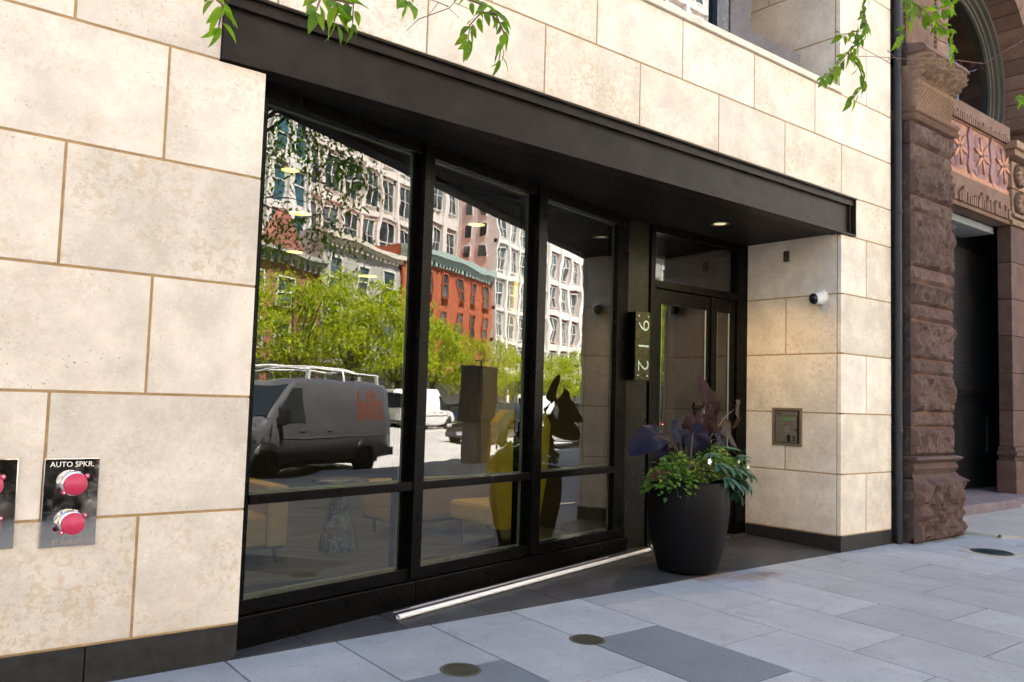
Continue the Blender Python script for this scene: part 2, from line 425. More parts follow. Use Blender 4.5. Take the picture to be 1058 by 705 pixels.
st = MB()
rowsL = [(Z[0],Z[1],js(-6.72)),(Z[1],Z[2],js(-7.16)),(Z[2],Z[3],js(-6.72)),(Z[3],Z[4],js(-7.16)),(Z[4],Z[5],js(-6.70))]
stone_rows(st, rowsL, -14, -6.17, 0)
stone_rows(st, [(Z[5],3.62,js(-7.16)),(3.62,4.14,js(-7.16)),(4.14,4.66,js(-6.65))], -14, -6.434, 0)
stone_rows(st, [(4.66,5.28,js(-7.2)),(5.28,5.89,js(-6.9)),(5.89,6.5,js(-7.2)),(6.5,7.2,js(-6.9))], -14, -6.4, 0)
stone_rows(st, [(3.62,4.14,js(0.0)),(4.14,4.66,js(-.5))], -6.434, 1.03, 0)
# fix: upper rows also run right of the beam end
stone_rows(st, [(4.66,5.28,[.5]),(5.28,5.89,[]),(5.89,6.5,[.5]),(6.5,7.2,[])], -.03, 1.03, 0, T=.046)
stone_rows(st, [(7.2,7.8,js(.3,n=15)),(7.8,8.4,js(-.2,n=15)),(8.4,9.0,js(.3,n=15))], -14, 1.03, 0)
st.build('stone_cladding', M_LIME, BL)
mo = MB()
yb = .004
mo.box((-14, yb, .15), (-6.172, .11, 3.2)); mo.box((-14, yb, 3.2), (-6.436, .11, 9.0)); mo.box((-6.436, yb, 3.605), (1.028, .11, 4.66))
mo.box((-.028, yb, 4.66), (1.028, .11, 7.21)); mo.box((-6.436, yb, 7.21), (1.028, .11, 9.0)); mo.box((-6.436,yb,4.66),(-6.402,.11,7.21))
mo.build('mortar', M_MORTAR, BL)
# the pier that returns into the entrance
pr = MB()
rowsF = [(Z[0],Z[1],[.5]),(Z[1],Z[2],[]),(Z[2],Z[3],[.5]),(Z[3],Z[4],[]),(Z[4],Z[5],[.5])]
stone_rows(pr, rowsF, 0.0, 1.03, 0, T=.040)
stone_rows(pr, [(Z[5],3.62,[])], .246, 1.03, 0)
rowsR = [(Z[0],Z[1],[]),(Z[1],Z[2],[.635]),(Z[2],Z[3],[]),(Z[3],Z[4],[.635]),(Z[4],Z[5]+.03,[])]
for z0, z1, jj in rowsR:
    cuts = [.122]+jj+[1.3]
    pr.bevbox((0, .122-.082, z0+J), (.1, .122+J if False else .121, z1-J), .0025) if False else None
    cuts = [.042]+jj+[1.3]
    for i in range(len(cuts)-1):
        p = cuts[i]+J; q = cuts[i+1]-(J if i < len(cuts)-2 else 0)
        pr.bevbox((.0, p, z0+J), (.10, q, z1-J), .0025)
pr2 = MB(); 
for v in pr.v: pr2.v.append(v)
pr.build('stone_pier', M_LIME, BL)
mo = MB(); mo.box((.004, .046, .15), (.11, 1.3, 3.21)); mo.box((.05,.004,.15),(1.028,.045,3.206)); mo.box((.25,.004,3.206),(1.028,.045,3.606))
mo.build('mortar', M_MORTAR, BL)
# plinths
for a, b in ((-14,-8.6),(-8.6,-6.93),(-6.93,-6.17)):
    MB().bevbox((a+.003, -.006, -.12), (b-.003, .12, .152), .003).build('plinth', M_PLINTH, BL)
MB().bevbox((-.006, -.006, -.12), (1.03, .115, .152), .003).build('plinth', M_PLINTH, BL)
for a, b in ((.118, .66), (.664, 1.3)): MB().bevbox((-.006, a+.003, -.12), (.1, b-.003, .15), .003).build('plinth', M_PLINTH, BL)
# steel channel over the opening
bm_ = MB(); X0, X1 = -6.43, .242
bm_.bevbox((X0, -.032, 3.209), (X1, .12, 3.224), .002)            # lower flange
bm_.bevbox((X0, -.040, 3.588), (X1, .12, 3.604), .002)            # upper flange
bm_.box((X0+.01, -.012, 3.527), (X1-.01, .03, 3.588))             # angle under the flange
bm_.box((X0+.01, .026, 3.224), (X1-.01, .10, 3.53))               # web
bm_.bevbox((X0, -.030, 3.224), (X0+.012, .10, 3.588), .002)
bm_.bevbox((X1-.012, -.030, 3.224), (X1, .10, 3.588), .002); bm_.box((X1-.075, .0, 3.224), (X1-.062, .05, 3.588))
bm_.build('steel_channel', M_STEEL, BL)
sf = MB()
sf.box((-6.17, .12, 3.217), (0.0, 1.32, 3.232)); sf.build('soffit', M_SOFFIT, BL)
# storefront: frame in s, depth, z
fr = MB()
def fb(s0, s1, d0, d1, z0, z1, b=.003, mbx=None): (mbx or fr).bevbox((s0, d0, z0), (s1, d1, z1), b, M=MG)
S0 = -4.335
fb(S0, S0+.10, -.03, .10, .16, 3.22); fb(-.20, 0.0, -.02, .10, .16, 3.22)
fb(S0, 0, -.03, .10, 3.12, 3.22)                                  # head
fb(S0, 0, -.035, .10, .155, .235)                                 # sill rail
for a, b in ((-2.965, -2.825), (-1.585, -1.425)):
    fb(a+.045, b, -.055, .02, .16, 3.20); fb(a, b-.02, .02, .12, .16, 3.20)
for a, b in ((S0+.1, -2.92), (-2.825, -1.54), (-1.425, -.2)): fb(a, b, -.045, .08, .765, .822)
fr.build('window_frame', M_FRAME, BL)
for a, b in ((S0-.02, -2.874), (-2.868, -1.372), (-1.366, 0.0)):
    MB().bevbox((a, -.062, -.06), (b, .06, .150), .006, M=MG).build('kick_plate', M_FRAME, BL)
for a, b in ((S0+.1, -2.965), (-2.825, -1.585), (-1.425, -.2)):
    for z0, z1 in ((.235, .768), (.822, 3.12)):
        g = MB(); g.box((a-.005, .020, z0-.005), (b+.005, .029, z1+.005), M=MG)
        pane = g.build('window_pane', M_GLASS, BL)
        q = MB(); e = .012
        q.box((a, .030, z0), (a+e, .05, z1), M=MG); q.box((b-e, .030, z0), (b, .05, z1), M=MG)
        q.box((a+e, .030, z0), (b-e, .05, z0+e), M=MG); q.box((a+e, .030, z1-e), (b-e, .05, z1), M=MG)
        q.build('glazing_bead', M_GASKET, pane)
        pane.data.name = 'window_pane'
# entrance wall
Y0 = 1.137
pp = MB(); pp.bevbox((-1.95, Y0, -.05), (-1.622, Y0+.2, 3.217), .003)
pp.box((-1.97, Y0+.03, -.05), (-1.94, Y0+.2, 3.217))
pp.build('entrance_panel', M_PANEL, BL)
df = MB()
df.bevbox((-1.618, Y0-.02, -.05), (-1.552, Y0+.12, 3.216), .003); df.bevbox((-.19, Y0-.02, -.05), (-.004, Y0+.12, 3.216), .003)
df.box((-1.552, Y0-.015, 3.145), (-.19, Y0+.12, 3.216)); df.bevbox((-1.552, Y0-.015, 2.585), (-.19, Y0+.12, 2.66), .003)
df.bevbox((-.64, Y0-.018, -.02), (-.585, Y0+.12, 2.585), .003)
df.build('door_frame', M_FRAME, BL)
tg = MB(); tg.box((-1.552, Y0+.03, 2.66), (-.19, Y0+.038, 3.145)); tg.build('transom_pane', M_DGLASS, BL)
def leaf_door(name, x0, x1, g0, g1, zb, zt):
    d = MB()
    d.bevbox((x0, Y0, .05), (g0, Y0+.05, 2.575), .003); d.bevbox((g1, Y0, .05), (x1, Y0+.05, 2.575), .003)
    d.bevbox((g0, Y0, .05), (g1, Y0+.05, zb), .003); d.bevbox((g0, Y0, zt), (g1, Y0+.05, 2.575), .003)
    o = d.build(name, M_FRAME, BL)
    g = MB(); g.box((g0-.004, Y0+.02, zb-.004), (g1+.004, Y0+.028, zt+.004)); g.build('door_pane', M_DGLASS, o)
    for xx in (g0, g1-.012): MB().box((xx, Y0+.008, zb), (xx+.012, Y0+.019, zt)).build('glazing_bead', M_GASKET, o)
    return o
dr = leaf_door('door', -1.545, -.645, -1.43, -.70, .24, 2.43)
leaf_door('sidelight', -.58, -.195, -.52, -.295, .20, 2.43)
h = MB(); h.tube([(-.76, Y0-.07, .75), (-.76, Y0-.07, 1.45)], .012, 10); h.tube([(-.76, Y0-.07, .82), (-.76, Y0+.005, .82)], .008); h.tube([(-.76, Y0-.07, 1.38), (-.76, Y0+.005, 1.38)], .008)
h.build('pull_handle', M_BLACK, dr)
t_ = MB(); t_.bevbox((-1.61, Y0-.07, -.03), (-.02, Y0+.1, .048), .004); t_.build('threshold', M_ALU, BL)
sg = MB(); sg.box((-.335, Y0-.004, .26), (-.305, Y0+.0, .33)); sg.build('door_plate', M_WHITE, BL)
# recessed downlight (lit)
LX, LY = -1.17, .63
c = MB(); c.lathe([(.062, 3.2165), (.088, 3.2155), (.090, 3.211), (.086, 3.209), (.064, 3.212)], (LX, LY, 0), 28)
lampo = c.build('recessed_light', M_ALU, BL)
m_em, nt_, b_ = newmat('lamp_lens'); b_.inputs['Base Color'].default_value = (.8,.75,.6,1); b_.inputs['Emission Color'].default_value = (1,.78,.45,1); b_.inputs['Emission Strength'].default_value = .07
c = MB(); c.disc((LX, LY, 3.2145), .063); c.build('lens', m_em, lampo, fixn=False)
def lamp(kind, loc, energy, color, size=.1, rot=(0,0,0), spot=120):
    l = bpy.data.lights.new('lamp', kind); l.energy = energy; l.color = color
    if kind == 'AREA': l.shape = 'DISK'; l.size = size
    elif kind == 'SPOT': l.spot_size = R(spot); l.spot_blend = .6; l.shadow_soft_size = size
    else: l.shadow_soft_size = size
    o = bpy.data.objects.new('lamp', l); COL.objects.link(o); o.location = loc; o.rotation_euler = rot; return o
lamp('SPOT', (LX, LY, 3.205), 14.0, (1, .66, .24), .05, spot=135)
# upper floor
for a, b in ((-6.4,-5.1),(-5.1,-3.8),(-3.8,-2.55),(-2.55,-1.28),(-1.28,-.03)):
    MB().bevbox((a+.003, -.028, 4.662), (b-.003, .35, 4.722), .004).build('window_sill', M_LIME, BL)
uw = MB()
for a, b in ((-6.4,-6.28),(-4.3,-4.2),(-1.95,-1.77)): uw.bevbox((a, .10, 4.722), (b, .22, 7.2), .003)
uw.box((-6.28,.12,4.722),(-1.95,.2,4.735)); uw.box((-6.28,.12,7.1),(-1.95,.2,7.2))
uw.build('upper_window_frame', plain('blue_black_frame', (.010,.016,.026), .3), BL)
g = MB(); g.box((-6.28,.15,4.735),(-1.95,.158,7.1)); g.build('upper_window_pane', glass_mat('upper_glass', tint=(.2,.25,.25), ior=2.3), BL)
ub = MB(); ub.bevbox((-1.77, .09, 4.722), (-1.455, .24, 7.2), .004); ub.bevbox((-1.455, .12, 4.722), (-.575, .2, 4.955), .004)
ub.build('steel_post', M_BRONZE, BL)
rv = MB()
for z0, z1, jj in ((4.722,5.28,[.86]),(5.28,5.89,[1.12]),(5.89,6.5,[.86]),(6.5,7.2,[1.12])):
    cuts = [.0]+[.055]+jj+[1.5]
    for i in range(len(cuts)-1):
        if i == 0: continue
        rv.bevbox((-.03, cuts[i]+J, z0+J), (.07, cuts[i+1]-J, z1-J), .0025)
rv.build('window_reveal', M_LIME, BL)
mo = MB(); mo.box((-.026, .045, 4.7), (.1, 1.5, 7.2)); mo.box((-6.4, 1.5, 4.6), (0.1, 1.6, 7.3)); mo.build('reveal_mortar', M_MORTAR, BL)
fl = MB(); fl.box((-6.4,.35,4.5),(.05,1.6,4.70)); fl.box((-1.9,.24,4.7),(-1.78,1.5,7.2)); fl.box((-6.4,.4,4.7),(-1.9,.45,7.2)); fl.build('balcony_floor_and_dark_backing', M_STEEL, BL)  # upright sheet behind the upper glass: darkness of the room put in as colour
# mass above and behind, which keeps the sun off this side of the street
ms = MB(); ms.box((-60, .13, 18), (-7.0, 22, 42)); ms.box((-40, .115, 9.0), (1.02, 20, 18.0)); ms.box((-40,.02,9.0),(1.03,.115,18)); ms.box((-40, .02, -.2), (-14, .11, 9.0))  # first box: unseen tower added to shade the street on the left
ms.box((-40, .12, -.2), (-6.42, 20, 9.0)); ms.box((-6.4, 1.62, 3.5), (1.0, 20, 9.0)); ms.box((-6.4,.11,7.25),(1.0,1.62,9.0))
ms.box((.105, .125, -.1), (1.02, 1.6, 9.0)); ms.box((-6.4,.13,3.3),(.1,1.62,4.5)); ms.box((-6.4,9.2,-.1),(9,20,3.5)); ms.box((1.0,3.0,-.1),(1.02,9.2,3.4))
ms.build('upper_storeys_and_shade_tower', M_LIME, BL)

# ---------------------------------------------------------------- the lobby behind the glass
def carpet():
    m, nt, b = newmat('swirl_carpet'); p = pos(nt)
    wv = N(nt, 'ShaderNodeTexWave', wave_type='RINGS'); wv.inputs['Scale'].default_value = .35; wv.inputs['Distortion'].default_value = 22; wv.inputs['Detail'].default_value = 3; wv.inputs['Detail Scale'].default_value = .7
    nt.links.new(p, wv.inputs['Vector'])
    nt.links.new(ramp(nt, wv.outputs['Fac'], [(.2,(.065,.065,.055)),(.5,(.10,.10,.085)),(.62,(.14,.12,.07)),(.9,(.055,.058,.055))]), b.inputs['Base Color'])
    b.inputs['Roughness'].default_value = .95; return m
FZ = .05
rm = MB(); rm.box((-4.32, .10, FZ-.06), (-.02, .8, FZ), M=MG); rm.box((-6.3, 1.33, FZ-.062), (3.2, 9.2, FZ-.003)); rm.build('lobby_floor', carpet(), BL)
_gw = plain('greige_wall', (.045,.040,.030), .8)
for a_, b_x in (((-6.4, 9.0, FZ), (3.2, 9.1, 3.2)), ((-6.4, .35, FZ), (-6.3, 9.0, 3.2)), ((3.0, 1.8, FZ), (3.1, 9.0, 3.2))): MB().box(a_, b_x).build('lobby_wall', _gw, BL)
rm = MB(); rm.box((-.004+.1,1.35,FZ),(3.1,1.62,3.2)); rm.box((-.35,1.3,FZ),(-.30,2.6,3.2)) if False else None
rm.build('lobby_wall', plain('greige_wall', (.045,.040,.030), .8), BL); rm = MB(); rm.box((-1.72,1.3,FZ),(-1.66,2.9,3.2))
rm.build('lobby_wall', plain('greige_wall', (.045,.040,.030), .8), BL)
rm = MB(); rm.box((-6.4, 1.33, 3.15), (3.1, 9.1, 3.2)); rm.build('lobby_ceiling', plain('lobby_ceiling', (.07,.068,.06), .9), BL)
rm = MB(); rm.bevbox((-1.9, 3.0, FZ), (-1.45, 3.45, 3.15), .01); rm.build('lobby_column', plain('tan_column', (.36,.30,.20), .6), BL)
m_em2, nt_, b_ = newmat('lobby_lamp_lens'); b_.inputs['Base Color'].default_value = (.8,.6,.2,1); b_.inputs['Emission Color'].default_value = (1,.62,.16,1); b_.inputs['Emission Strength'].default_value = .6
for (x, y, rr) in ((-5.25,1.64,.085),(-4.49,3.06,.12),(-3.54,5.16,.12),(-1.89,6.25,.16),(-3.0,2.2,.10)):
    c = MB(); c.lathe([(rr*.8,3.149),(rr,3.148),(rr*1.02,3.143),(rr*.85,3.142)], (x,y,0), 24); o = c.build('ceiling_light', M_ALU, BL)
    c = MB(); c.disc((x,y,3.1445), rr*.82); c.build('lens', m_em2, o, fixn=False)
    lamp('SPOT', (x, y, 3.12), 7.5, (1,.72,.36), .08, spot=150)
lamp('SPOT', (-1.68, 2.93, 3.1), 25, (1,.62,.2), .03, spot=60)
# ================================================================ BROWNSTONE NEIGHBOUR
def brownstone(name, c1, c2, c3=(.10,.065,.055)):
    m, nt, b = newmat(name); p = pos(nt)
    rnd = N(nt, 'ShaderNodeNewGeometry').outputs['Random Per Island']
    c = mix(nt, ramp(nt, noise_tex(nt, 3.5, 7, .65, p), [(.35, 0), (.66, 1)]), c1, c2)
    c = mix(nt, ramp(nt, noise_tex(nt, 11, 6, .75, p, .7), [(.56, 0), (.68, .8)]), c, c3)
    c = mix(nt, 1.0, c, ramp(nt, rnd, [(0, .78), (1, 1.15)]), 'MULTIPLY')
    c = mix(nt, 1.0, c, ramp(nt, noise_tex(nt, 120, 3, .7, p), [(.3, .82), (.7, 1.15)]), 'MULTIPLY')
    nt.links.new(c, b.inputs['Base Color']); b.inputs['Roughness'].default_value = .85; b.inputs['Specular IOR Level'].default_value = .3
    bump(nt, b, noise_tex(nt, 60, 6, .75, p), .6, .006); return m
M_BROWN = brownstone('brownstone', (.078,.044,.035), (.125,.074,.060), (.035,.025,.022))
M_BROWN2 = brownstone('warm_brownstone', (.125,.070,.048), (.18,.11,.08), (.07,.043,.033))
M_BSIDE = brownstone('dark_brownstone', (.035,.028,.026), (.07,.045,.038), (.16,.13,.085))  # darker brownstone for the left side of the pier and the block above
M_TERRA = brownstone('terracotta', (.33,.155,.10), (.42,.22,.15), (.22,.10,.075))
M_DKTERRA = brownstone('purple_sandstone', (.20,.115,.12), (.26,.15,.14), (.12,.07,.07))
M_CAP = brownstone('carved_sandstone', (.17,.105,.07), (.24,.155,.105), (.09,.085,.03))
M_DKDOOR = plain('black_painted_wood', (.022,.02,.02), .35, var=.2, bmp=.1)
BS = empty('brownstone_building', (3, 0, 0), 'red brownstone building with rough stone pier, arch and carved panel over a dark doorway', 'building')
def rough(mb, P, Uv, Vv, Nv, w_, h_, amp=.03, cell=.05, edge=.012, seed=0, mi=0, depth=.12):
    "rock faced block: P lower corner, Uv/Vv unit axes, Nv outward normal"
    nu = max(3, int(w_/cell)); nv = max(3, int(h_/cell)); vs = []
    for j in range(nv+1):
        for i in range(nu+1):
            a = i/nu; b = j/nv
            e = min(a*w_, (1-a)*w_, b*h_, (1-b)*h_); k = min(1, e/.035)
            q = P + Uv*(a*w_) + Vv*(b*h_)
            d = noise.turbulence(q*5+Vector((seed*3.1, 0, seed)), 4, True)*1.1 + .6*abs(noise.noise(q*9+Vector((seed, 7, 0))))
            ju = 0 if i in (0, nu) else random.uniform(-.25, .25)*cell
            jv = 0 if j in (0, nv) else random.uniform(-.25, .25)*cell
            vs.append(q + Uv*ju + Vv*jv + Nv*(d*amp*k + (0 if e > 1e-6 else -edge*0)))
    fs = [(j*(nu+1)+i, j*(nu+1)+i+1, (j+1)*(nu+1)+i+1, (j+1)*(nu+1)+i) for j in range(nv) for i in range(nu)]
    # skirt back to the mortar so that the block is closed
    b0 = len(vs); rim = [i for i in range(nu+1)] + [(j+1)*(nu+1)-1 for j in range(1, nv+1)] + [nv*(nu+1)+i for i in range(nu-1, -1, -1)] + [j*(nu+1) for j in range(nv-1, 0, -1)]
    vs += [vs[i]-Nv*depth for i in rim]; n = len(rim)
    fs += [(rim[i], rim[(i+1)%n], b0+(i+1)%n, b0+i) for i in range(n)] + [tuple(b0+i for i in range(n))]
    mb.add(vs, fs, mi)
X, Y, Zv = Vector((1,0,0)), Vector((0,1,0)), Vector((0,0,1))
pA = MB(); pB = MB()
xs0, xs1, yf = 1.225, 2.235, -.125
# base block, wider, and its sloping top
rough(pA, Vector((1.225,-.15,0.01)), X, Zv, -Y, 1.15, .68, .11, .036, seed=3)
rough(pB, Vector((1.225,.2,0.01)), -Y, Zv, -X, .35, .66, .012, .05, seed=4)
pA.box((1.235,-.14,-.05),(2.37,.6,.66))
pA.add([(1.225,-.15,.69),(2.375,-.15,.69),(2.3,-.125,.74),(1.225,-.125,.74),(1.225,.3,.74),(2.3,.3,.74),(2.375,.3,.69),(1.225,.3,.69)], [(0,1,2,3),(3,2,5,4),(1,6,5,2)])
mold = [(.0,.74),(.012,.74),(.02,.76),(.045,.80),(.02,.86),(.035,.875),(.07,.885),(.085,.905),(.07,.925),(.03,.935),(.0,.94)]
def molding(mb, prof, x0, x1, y_, yb=.3):
    "profile (out, z) swept along the left side, front and right side of the pier"
    path = []
    vs = []
    for o, z in prof: vs += [Vector((x0-o*.3, yb, z)), Vector((x0-o*.3, y_-o, z)), Vector((x1+o, y_-o, z)), Vector((x1+o, yb, z))]
    m_ = len(prof)
    fs = [(4*i+k, 4*i+k+1, 4*(i+1)+k+1, 4*(i+1)+k) for i in range(m_-1) for k in range(3)]
    fs.append((4*(m_-1),4*(m_-1)+1,4*(m_-1)+2,4*(m_-1)+3))
    mb.add(vs, fs)
molding(pA, mold, xs0, xs1, yf)
cs = [(.94,1.25),(1.25,1.415),(1.415,1.83),(1.83,2.0),(2.0,2.43),(2.43,2.60),(2.60,2.85),(2.85,3.02),(3.02,3.64),(3.64,3.82),(3.82,4.23),(4.23,4.40),(4.40,4.66)]
for i, (z0, z1) in enumerate(cs):
    rough(pA, Vector((xs0+.004, yf, z0+.005)), X, Zv, -Y, xs1-xs0-.004, z1-z0-.010, .045 if z1-z0 < .2 else .075, .032, seed=10+i)
for i, z0 in enumerate([.70,.98,1.25,1.62,2.0,2.43,2.8,3.02,3.4,3.82,4.2,4.4]):
    rough(pB, Vector((xs0-.002, .25, z0+.005)), -Y, Zv, -X, .25-yf-.004, ([.98,1.25,1.62,2.0,2.43,2.8,3.02,3.4,3.82,4.2,4.4,4.7][i]-z0)-.01, .014, .05, seed=40+i)
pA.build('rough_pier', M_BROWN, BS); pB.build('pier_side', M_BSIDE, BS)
mo = MB(); mo.box((xs0+.02, yf+.006, .95), (xs1-.002, .95, 4.65)); mo.build('mortar', plain('orange_mortar', (.22,.10,.055), .9), BS)
# carved capital
def carved(name, x0, x1, y_, z0, z1, parent):
    mb = MB(); nz, nx = 64, 150
    L = (x1-x0)+.45
    vs = []
    for j in range(nz+1):
        t = j/nz; z = z0+(z1-z0)*t
        flare = .02+.26*t**1.6
        for i in range(nx+1):
            s_ = i/nx*L
            if s_ < .22: bx, by, nx_, ny_ = x0, y_+.22-s_, -1, 0
            elif s_ < .22+(x1-x0): bx, by, nx_, ny_ = x0+s_-.22, y_, 0, -1
            else: bx, by, nx_, ny_ = x1, y_+(s_-.22-(x1-x0)), 1, 0
            if t < .48:     # interlaced basket
                a = sin(s_*52+t*26); b = sin(s_*52-t*26)
                d = .05*max(abs(a), abs(b))**1.5
            elif t < .54: d = .035
            else:           # curling leaves
                a = abs(sin(s_*15)); q = (t-.54)/.46
                d = .06*a**.6*(.4+q) + .05*abs(sin(s_*60+q*9))*abs(cos(q*14)) + .06*noise.noise(Vector((s_*18, t*9, 2)))
                d += .09*a*max(0, sin(q*pi*1.02))**2
            o = flare*.36 + d
            oo = o if nx_ != -1 else o*.12
            px_ = bx + nx_*oo + (ny_ != 0)*((s_-.22)/(x1-x0)-.25)*flare*.35
            vs.append((px_, by + ny_*o, z))
    fs = [(j*(nx+1)+i, j*(nx+1)+i+1, (j+1)*(nx+1)+i+1, (j+1)*(nx+1)+i) for j in range(nz) for i in range(nx)]
    mb.add(vs, fs, 0, True)
    mb.build(name, M_CAP, parent, fixn=True)
carved('carved_capital', 1.26, 2.16, -.12, 4.80, 5.40, BS)
cap = MB(); molding(cap, [(0,4.66),(.05,4.67),(.085,4.70),(.05,4.73),(.035,4.74),(.07,4.76),(.08,4.79),(.02,4.81)], xs0, xs1, yf)
molding(cap, [(.06,5.38),(.13,5.40),(.18,5.44),(.15,5.50),(.10,5.53),(.0,5.56)], 1.30, 2.18, yf)
cap.box((1.30,yf+.02,4.72),(2.10,.9,5.5))
cap.build('capital_moulding', M_BROWN2, BS)
cc = MB(); cc.bevbox((1.225,-.09,5.30),(1.40,.3,5.56), .01); cc.bevbox((1.225,-.02,4.7),(1.30,.3,8.2), .01); cc.build('dark_side_block', M_BSIDE, BS)
uc = MB(); z = 5.56
for k in range(6): rough(uc, Vector((1.36,-.02,z+.004)), X, Zv, -Y, .70, .44, .03, .06, seed=70+k); z += .45
for k in range(44): uc.sphere((2.075,-.03,5.6+k*.058), .026, 6)
uc.box((1.37,.0,5.56),(2.08,.95,8.3)); uc.build('upper_shaft', M_BROWN2, BS)
# portal wall set back: lintel, carved panel, ledge
YP = .95
pw = MB(); pw.bevbox((2.2, YP-.02, 4.50), (6.85, YP+.24, 4.98), .012)
for k in range(60):      # tooled lower edge of the lintel
    x = 2.4+k*.075; hh = random.uniform(-.06,.22)
    pw.bevbox((x, YP-.05-.02*random.random(), 4.56), (x+.06, YP, 4.56+.14+hh*.6), .012)
pw.bevbox((2.2, YP-.03, 5.86), (6.85, YP+.5, 6.10), .012); 
for k in range(60):
    x = 2.4+k*.075; pw.bevbox((x, YP-.055, 5.80), (x+.055, YP, 5.80+.08+.07*random.random()), .01)
pw.build('lintel', M_BROWN2, BS)
pn = MB(); pn.box((2.2, YP+.03, 4.98), (6.85, YP+.24, 5.86)); pn.bevbox((2.2,YP,4.98),(6.85,YP+.04,5.06),.01); pn.bevbox((2.2,YP,5.79),(6.85,YP+.04,5.86),.01)
pnl = pn.build('carved_panel', M_TERRA, BS)
ro = MB(); lo = MB()
for k in range(6):
    cx = 6.62-.80*k; cz = 5.42
    prof = [(.30,.035),(.33,.0),(.36,.035)]
    _r = MB()
    for q in range(6):
        a = q*pi/3+.26
        M_ = Matrix.Translation((cx+.19*cos(a), YP+.045, cz+.20*sin(a))) @ Matrix.Rotation(-a, 4, 'Y') 
        ro.sphere((0,0,0), 1, 10) if False else None
        prof = [(sin(pi*i/6)+1e-3, -cos(pi*i/6)) for i in range(7)]
        _r.lathe(prof, (0,0,0), 10, M=M_ @ Matrix.Diagonal((.155,.06,.085,1)))
    ro2 = [(cx+.385*cos(t*pi/14), cz+.385*sin(t*pi/14)) for t in range(29)]
    lx = cx-.40
    _l = MB(); _l.prism([(lx,5.0),(lx+.10,5.2),(lx+.055,5.42),(lx+.10,5.64),(lx,5.84),(lx-.10,5.64),(lx-.055,5.42),(lx-.10,5.2)], YP-.005, YP+.05); _l.build('lozenge', M_DKTERRA, pnl)
    for q in range(6):
        a = q*pi/3-.26
        MB().prism([(cx+.02*cos(a+1.57),cz+.02*sin(a+1.57)),(cx+.16*cos(a)+.035*cos(a+1.57),cz+.16*sin(a)+.035*sin(a+1.57)),(cx+.29*cos(a),cz+.29*sin(a)),(cx+.16*cos(a)-.035*cos(a+1.57),cz+.16*sin(a)-.035*sin(a+1.57)),(cx-.02*cos(a+1.57),cz-.02*sin(a+1.57))], YP-.02, YP+.03).build('star_ray', M_TERRA, pnl)
    MB().disc((cx,YP+.018,cz), .36, 30, 'Y').build('rosette_disc', M_DKTERRA, pnl, fixn=False)
    _r.build('rosette', M_DKTERRA, pnl)

# right pier of the portal
rp = MB(); rs = MB()
for i, (z0, z1) in enumerate([(.92,1.5),(1.5,2.1),(2.1,2.7),(2.7,3.3),(3.3,3.9),(3.9,4.5)]):
    rp.bevbox((6.86, YP-.02, z0+.004), (8.6, YP+.19, z1-.004), .008)
rp.bevbox((6.80, YP-.08, .18), (8.7, YP+.22, .70), .02)
for o, z0, z1 in ((.03,.70,.78),(.08,.78,.85),(.04,.85,.92)): rp.bevbox((6.86-o, YP-.02-o, z0), (8.6, YP+.2, z1), .012)
rp.build('right_pier', M_BROWN, BS)
rc = MB()
for o, z0, z1 in ((.05,4.5,4.6),(.09,4.62,4.68),(.12,5.62,5.72),(.17,5.72,5.84)): rc.bevbox((6.86-o, YP-.02-o, z0), (8.6, YP+.2, z1), .015)
for zz in (4.88, 5.34):
    rc.bevbox((6.88,YP-.04,zz-.22),(8.6,YP+.3,zz+.22),.01)
    for xx in (7.12,7.62,8.12):
        rc.lathe([(.19,YP-.10),(.20,YP-.05),(.16,YP-.02)], (xx,0,zz), 20, axis='Y')
        for q in range(9):
            a = q*2*pi/9; M_ = Matrix.Translation((xx+.10*cos(a), YP-.08, zz+.10*sin(a))) @ Matrix.Rotation(-a-.5, 4, 'Y')
            rc.lathe([(sin(pi*i/5)+1e-3, -cos(pi*i/5)) for i in range(6)], (0,0,0), 8, M=M_ @ Matrix.Diagonal((.095,.05,.032,1)))
rc.build('rosette_capital', M_CAP, BS)
# arch window above the panel
AC, AZ, AR, AD = 6.24, 7.0, 1.63, 1.47
ar = MB(); n = 26
for i in range(n):
    a0 = -.75 + (pi+1.0)*i/n; a1 = -.75 + (pi+1.0)*(i+1)/n
    if i % 2 == 0 or True:
        g_ = .004
        A = [(AC+r_*cos(a), AZ+r_*sin(a)) for r_, a in ((AR, a0+g_), (AR+.62, a0+g_), (AR+.62, a1-g_), (AR, a1-g_))]
        if min(p[1] for p in A) > 5.95: ar.prism(A, YP-.02, AD+.1)
ar.box((AC+AR, YP-.018, 5.84), (AC+AR+1.2, AD+.1, 6.4))
ar.build('arch', M_BROWN2, BS)
tr_ = MB()
for (ra, rb, ya, yb2) in ((AR-.02,AR-.10,AD-.12,AD),(AR-.10,AR-.17,AD-.06,AD+.02),(AR-.17,AR-.23,AD,AD+.06),(AR-.23,AR-.29,AD+.03,AD+.1)):
    m = 48
    vs = []
    for k in range(m+1):
        a = -.62 + (pi+1.24)*k/m
        for r_, y_ in ((ra, yb2), (ra, ya), (rb, ya), (rb, yb2)): vs.append((AC+r_*cos(a), y_, AZ+r_*sin(a)))
    tr_.add(vs, [(4*k+q, 4*k+q+1, 4*k+5+q, 4*k+4+q) for k in range(m) for q in range(3)])
tr_.build('arched_window_frame', plain('grey_green_frame', (.065,.062,.048), .5), BS)
g = MB(); g.prism([(AC+(AR-.05)*cos(-.62+(pi+1.24)*k/40), AZ+(AR-.05)*sin(-.62+(pi+1.24)*k/40)) for k in range(41)], AD+.07, AD+.08)
g.build('arched_window_pane', glass_mat('arch_glass', tint=(.30,.29,.22), ior=1.7), BS)
